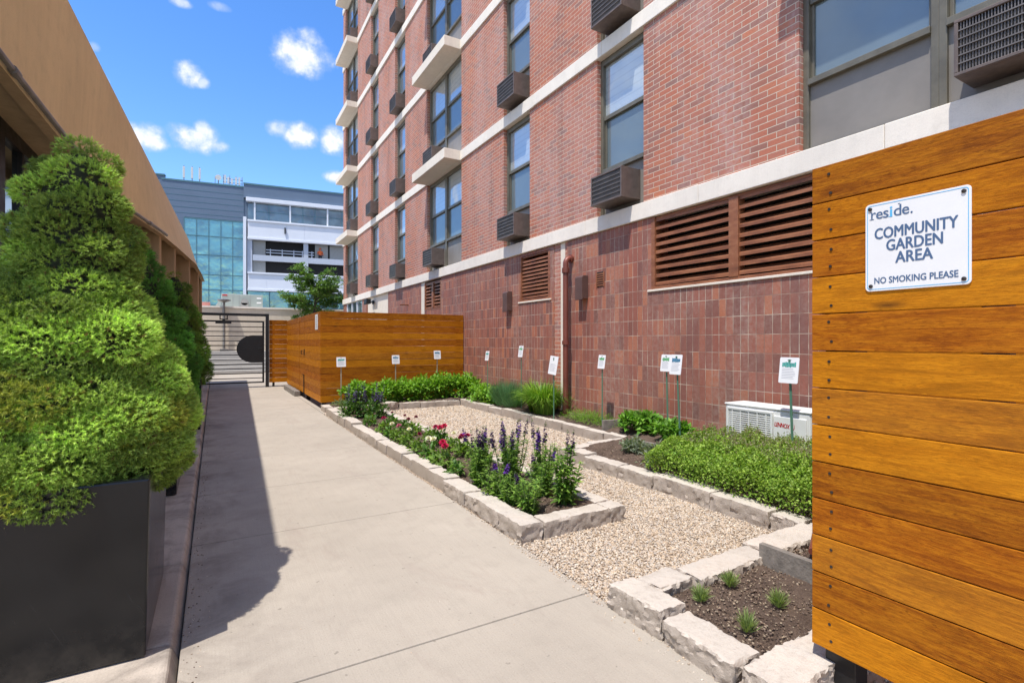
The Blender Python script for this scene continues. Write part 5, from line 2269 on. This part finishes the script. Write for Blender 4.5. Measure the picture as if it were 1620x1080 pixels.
def build_planters():
    g = 'clipped spruces in the black planters'
    planter('large black planter nearest the camera, under the biggest spruce', -1.10, -.232, 2.61, 3.52, .78)
    planter('black planter half hidden behind the nearest one, under middle spruce', -1.12, -.265, 5.25, 6.1, .80)
    planter('farthest black planter by the path, under the last spruce', -1.0, -.165, 9.0, 9.85, .82)
    P1 = [(-.02, .37), (.06, .44), (.16, .465), (.30, .435), (.50, .37), (.70, .305), (.90, .245), (1.12, .20), (1.30, .17), (1.42, .13), (1.50, .08), (1.55, .03)]
    spruce('spruce', 'largest bright green conical spruce in the foreground planter', (-.60, 3.06, .74), P1, 3, 100, 330, .0145, 17, (.45, .60, .125), (.12, .23, .03), g, (.045, .15))
    P2 = [(-.08, .34), (.05, .43), (.35, .43), (.65, .36), (.95, .275), (1.22, .19), (1.40, .11), (1.50, .02)]
    spruce('spruce', 'dark green conical spruce behind the foreground one', (-.64, 5.75, .78), P2, 5, 90, 170, .021, 13, (.15, .36, .05), (.05, .15, .02), g)
    P3 = [(-.08, .34), (.05, .43), (.35, .42), (.7, .34), (1.05, .25), (1.35, .16), (1.52, .09), (1.60, .02)]
    spruce('spruce', 'farthest conical spruce, nearest the black gate', (-.53, 9.45, .78), P3, 9, 80, 120, .025, 12, (.20, .34, .05), (.07, .15, .02), g)


build_planters()


# ---- young tree behind the enclosure
def build_tree():
    r = rs(61)
    rr = random.Random(61)
    t = thing('tree', 'leafy green young tree behind the enclosure beside the tower corner', 'tree', (3.95, 25.0, 0))
    mb = MB()
    mb.tube([(0, 0, -.05), (.03, 0, 1.2), (-.04, .02, 2.2), (.05, 0, 3.2), (.1, 0, 4.3)], [.09, .075, .06, .04, .012], 9)
    parts = []
    for i in range(34):
        z = rr.uniform(1.7, 4.2)
        a = rr.uniform(0, 6.28)
        L = rr.uniform(.8, 1.45) * (1.1 - abs(z - 2.9) * .28)
        e = rr.uniform(.1, .7)
        p0 = Vector((.02, 0, z))
        p2 = p0 + Vector((math.cos(a) * L, math.sin(a) * L, L * e))
        p1 = (p0 + p2) / 2 + Vector((0, 0, .12))
        mb.tube([p0, p1, p2], [.028, .018, .006], 5)
        for k in range(16):
            s = rr.uniform(.3, 1.05)
            c = p0 + (p2 - p0) * s + Vector((rr.uniform(-.18, .18), rr.uniform(-.18, .18), rr.uniform(-.12, .16)))
            parts.append(dome_leaves(r, 26, tuple(c), .17, .17, .11, .10, .055, (.10, .19, .04), .35, (.17, .27, .06), .3, .8, .2, .3))
    V, F, K = merge(parts)
    np_mesh('crown', V, F, M['leaf'], t, K)
    mb.build('trunk', M['bark'], t, world=False, smooth=True)


build_tree()


# ================================================================== GARDEN MARKERS
def marker(x, y, z, w, h, face, base_z, stake, label, tint, tilt=0.0, lean=(0, 0), blank=False):
    """plate centred at x,y,z; face 'x' looks to -x (the path), 'y' looks to -y"""
    t = thing('garden_marker', label, 'garden marker', (x, y, base_z), 'garden marker plates on stakes')
    rot = Matrix.Rotation(R(-90), 3, 'Z') if face == 'x' else Matrix.Identity(3)
    Rt = rot @ Matrix.Rotation(R(tilt), 3, 'Y') @ Matrix.Rotation(R(-8), 3, 'X')
    cz = z - base_z

    def pl(u, v, d=0.0):
        q = Rt @ Vector((u, d, v))
        return (q.x, q.y, q.z + cz)
    o = rounded(w, h, .012)
    mb = MB()
    n = len(o)
    mb.add([pl(p[0] - w / 2, p[1] - h / 2, -.004) for p in o] + [pl(p[0] - w / 2, p[1] - h / 2, .0) for p in o],
           [tuple(range(n)), tuple(range(2 * n - 1, n - 1, -1))] + [(i, n + i, n + (i + 1) % n, (i + 1) % n) for i in range(n)])
    mb.build('plate', M['white'], t, world=False)
    rr = random.Random(int(y * 50 + x * 10))

    def bar(mb, u0, u1, v0, v1):
        mb.add([pl(u0, v0, -.0048), pl(u1, v0, -.0048), pl(u1, v1, -.0048), pl(u0, v1, -.0048)], [(0, 1, 2, 3)])
    if not blank:
        mb = MB()
        # dense little heading of blocky strokes
        for i in range(9):
            u = -w * .36 + i * w * .08
            bar(mb, u, u + w * .072, h * rr.uniform(.10, .15), h * rr.uniform(.28, .33))
        mb.build('heading', M[tint], t, world=False)
    mb = MB()
    if not blank:
        bar(mb, -w * .12, w * .12, h * .385, h * .405)
    for i in range(7):
        v = h * (.05 - i * .062)
        bar(mb, -w * .36, w * rr.uniform(.2, .38), v, v + h * .018)
    mb.build('print', M['ink_grey'], t, world=False)
    mb = MB()
    tl = R(tilt)
    d = Rt @ Vector((0, .006, 0))
    top = Vector((d.x, d.y, cz + h * .42))
    bot = Vector((d.x + lean[0], d.y + lean[1], -.08))
    s = .011
    ax = (Rt @ Vector((1, 0, 0))) * s
    ay = (rot @ Vector((0, 1, 0))) * .005
    P = []
    for q in (bot, top):
        P += [tuple(q - ax), tuple(q + ax), tuple(q + ax + ay), tuple(q - ax + ay)]
    mb.hexa(P)
    mb.build('stake', M[stake], t, world=False)


def build_markers():
    marker(2.19, 10.62, .94, .18, .195, 'y', .09, 'stake_pale', 'white marker on pale stake at the path end of hedge', 'teal')
    marker(3.39, 10.90, .96, .165, .19, 'y', .1, 'stake_pale', 'white marker in front of the middle of the enclosure', 'tealblue')
    marker(4.34, 10.88, 1.05, .16, .19, 'y', .1, 'stake_pale', 'white marker highest against the enclosure near the wall', 'tealblue')
    marker(4.78, 9.28, 1.06, .15, .19, 'x', .2, 'stake', 'white marker on wall side, between hedge and fennel', 'teal')
    marker(4.78, 7.96, 1.17, .15, .205, 'x', .2, 'stake', 'tall white marker against the bricks behind the fennel', 'inkgreen')
    marker(4.62, 6.70, .975, .22, .29, 'x', .2, 'stake', 'larger pale tilted marker in front of the drain pipe', 'teal', tilt=4, blank=True)
    marker(4.78, 5.72, 1.06, .15, .195, 'x', .2, 'stake', 'white marker on green stake above the thyme mat', 'inkgreen')
    marker(4.72, 4.46, 1.09, .15, .205, 'x', .2, 'stake', 'white marker partly hidden behind another above leafy herbs', 'inkgreen', lean=(0, -.03))
    marker(4.50, 4.10, 1.09, .165, .225, 'x', .16, 'stake', 'white marker overlapping the one behind above leafy herbs', 'tealblue', lean=(0, -.06))
    marker(4.45, 2.752, 1.092, .178, .232, 'x', .1, 'stake', 'white marker in front of the outdoor air unit', 'teal', lean=(0, -.04))


build_markers()


# ================================================================== OUTDOOR AIR UNIT
def build_unit():
    x0, x1, y0, y1, z0, z1 = 4.56, 4.86, 2.62, 3.50, .17, .725
    t = thing('outdoor_air_unit', 'white outdoor air conditioner unit standing against the brick wall', 'air conditioner', (4.7, 3.06, .1))
    mb = MB()
    mb.box(x0, x1, y0, y1, z0, z1 - .02)
    mb.build('casing', M['unit_white'], t, bevel=0.018)
    mb = MB()
    mb.box(x0 - .008, x1 + .006, y0 - .006, y1 + .006, z1 - .0195, z1)
    mb.build('lid', M['unit_white'], t, bevel=0.008)
    for yy in (2.75, 3.35):
        mb = MB()
        mb.box(x0 - .02, x1 + .02, yy - .03, yy + .03, .05, z0 - .001)
        mb.build('foot', M['unit_grey'], t)
    # fan opening: dark disc, then wire guard
    cy, cz, rad = 3.215, .445, .215
    mb = MB()
    mb.prism([(cy + rad * math.cos(a * .19635), cz + rad * math.sin(a * .19635)) for a in range(32)], 'x', x0 - .003, x0 - .0005)
    op = mb.build('fan_opening', M['unit_grey'], t)
    mb = MB()
    for k in range(3):
        a0 = k * 2.094 + .4
        pts = [(x0 - .0045, cy + rad * .9 * s * math.cos(a0 + s * .5), cz + rad * .9 * s * math.sin(a0 + s * .5)) for s in (.2, .6, 1)]
        q = [(x0 - .0045, cy + rad * .9 * s * math.cos(a0 + .9 + s * .3), cz + rad * .9 * s * math.sin(a0 + .9 + s * .3)) for s in (.2, .6, 1)]
        mb.add(pts + q, [(0, 1, 4, 3), (1, 2, 5, 4)])
    b = mb.build('fan', M['ac_dark'], t)
    mb = MB()
    ya, yb, za, zb = 2.99, 3.45, .215, .665
    n = 22
    for i in range(n):
        z = za + (zb - za) * (i + .5) / n
        mb.box(x0 - .016, x0 - .010, ya, yb, z - .0055, z + .0055)
    for i in range(5):
        y = ya + (yb - ya) * (i + .5) / 5
        mb.box(x0 - .020, x0 - .0162, y - .005, y + .005, za, zb)
    for (a, b2, c, d) in ((ya - .02, ya, za - .02, zb + .02), (yb, yb + .02, za - .02, zb + .02), (ya, yb, za - .02, za), (ya, yb, zb, zb + .02)):
        mb.box(x0 - .022, x0, a, b2, c, d)
    mb.build('fan_guard', M['unit_white'], t, bevel=0.002)
    mb = MB()
    mb.box(x0 - .014, x0, 2.655, 2.963, .235, .655)
    mb.build('service_panel', M['unit_white'], t, bevel=0.006)
    mb = MB()
    text_into(mb, "LENNOX", .058, lambda u, v, d: (x0 - .0155 - d, 2.955 - u, .56 + v - .012 * u / .2), .0015, .25, .94, 'LEFT', .15)
    P = []
    for i in range(15):
        a = R(100 - 205 * i / 14)
        P.append((2.785 - .028 * math.cos(a) + .0, .568 + .036 * math.sin(a) + .006))
    for p, q in zip(P[:-1], P[1:]):
        mb.add([(x0 - .0155, p[0], p[1]), (x0 - .0155, q[0], q[1]), (x0 - .0155, q[0] + .004, q[1] + .004), (x0 - .0155, p[0] + .004, p[1] + .004)], [(0, 1, 2, 3)])
    mb.build('logo', M['red'], t)
    mb = MB()
    mb.prism([(4.72, .20), (5.04, .20), (5.04, 1.0), (4.80, 1.0), (4.72, .93)], 'y', 2.40, 2.50)
    mb.build('cover', M['unit_white'], None, bevel=0.006)
    o = bpy.data.objects['cover']
    o.name = 'pipe_cover'
    tag(o, 'upright white pipe cover on the bricks at edge of the fence', 'pipe cover')


build_unit()

# small rusty drain in the kerb strip and a white stone
mb = MB()
for i in range(9):
    mb.box(-.40, -.21, 6.55 + i * .035, 6.57 + i * .035, .037, .043)
mb.box(-.42, -.40, 6.53, 6.87, .036, .043)
mb.box(-.21, -.19, 6.53, 6.87, .036, .043)
o = mb.build('drain_grate', M['rust'], None)
tag(o, 'small rusty drain grate in the kerb strip beside the path', 'drain')
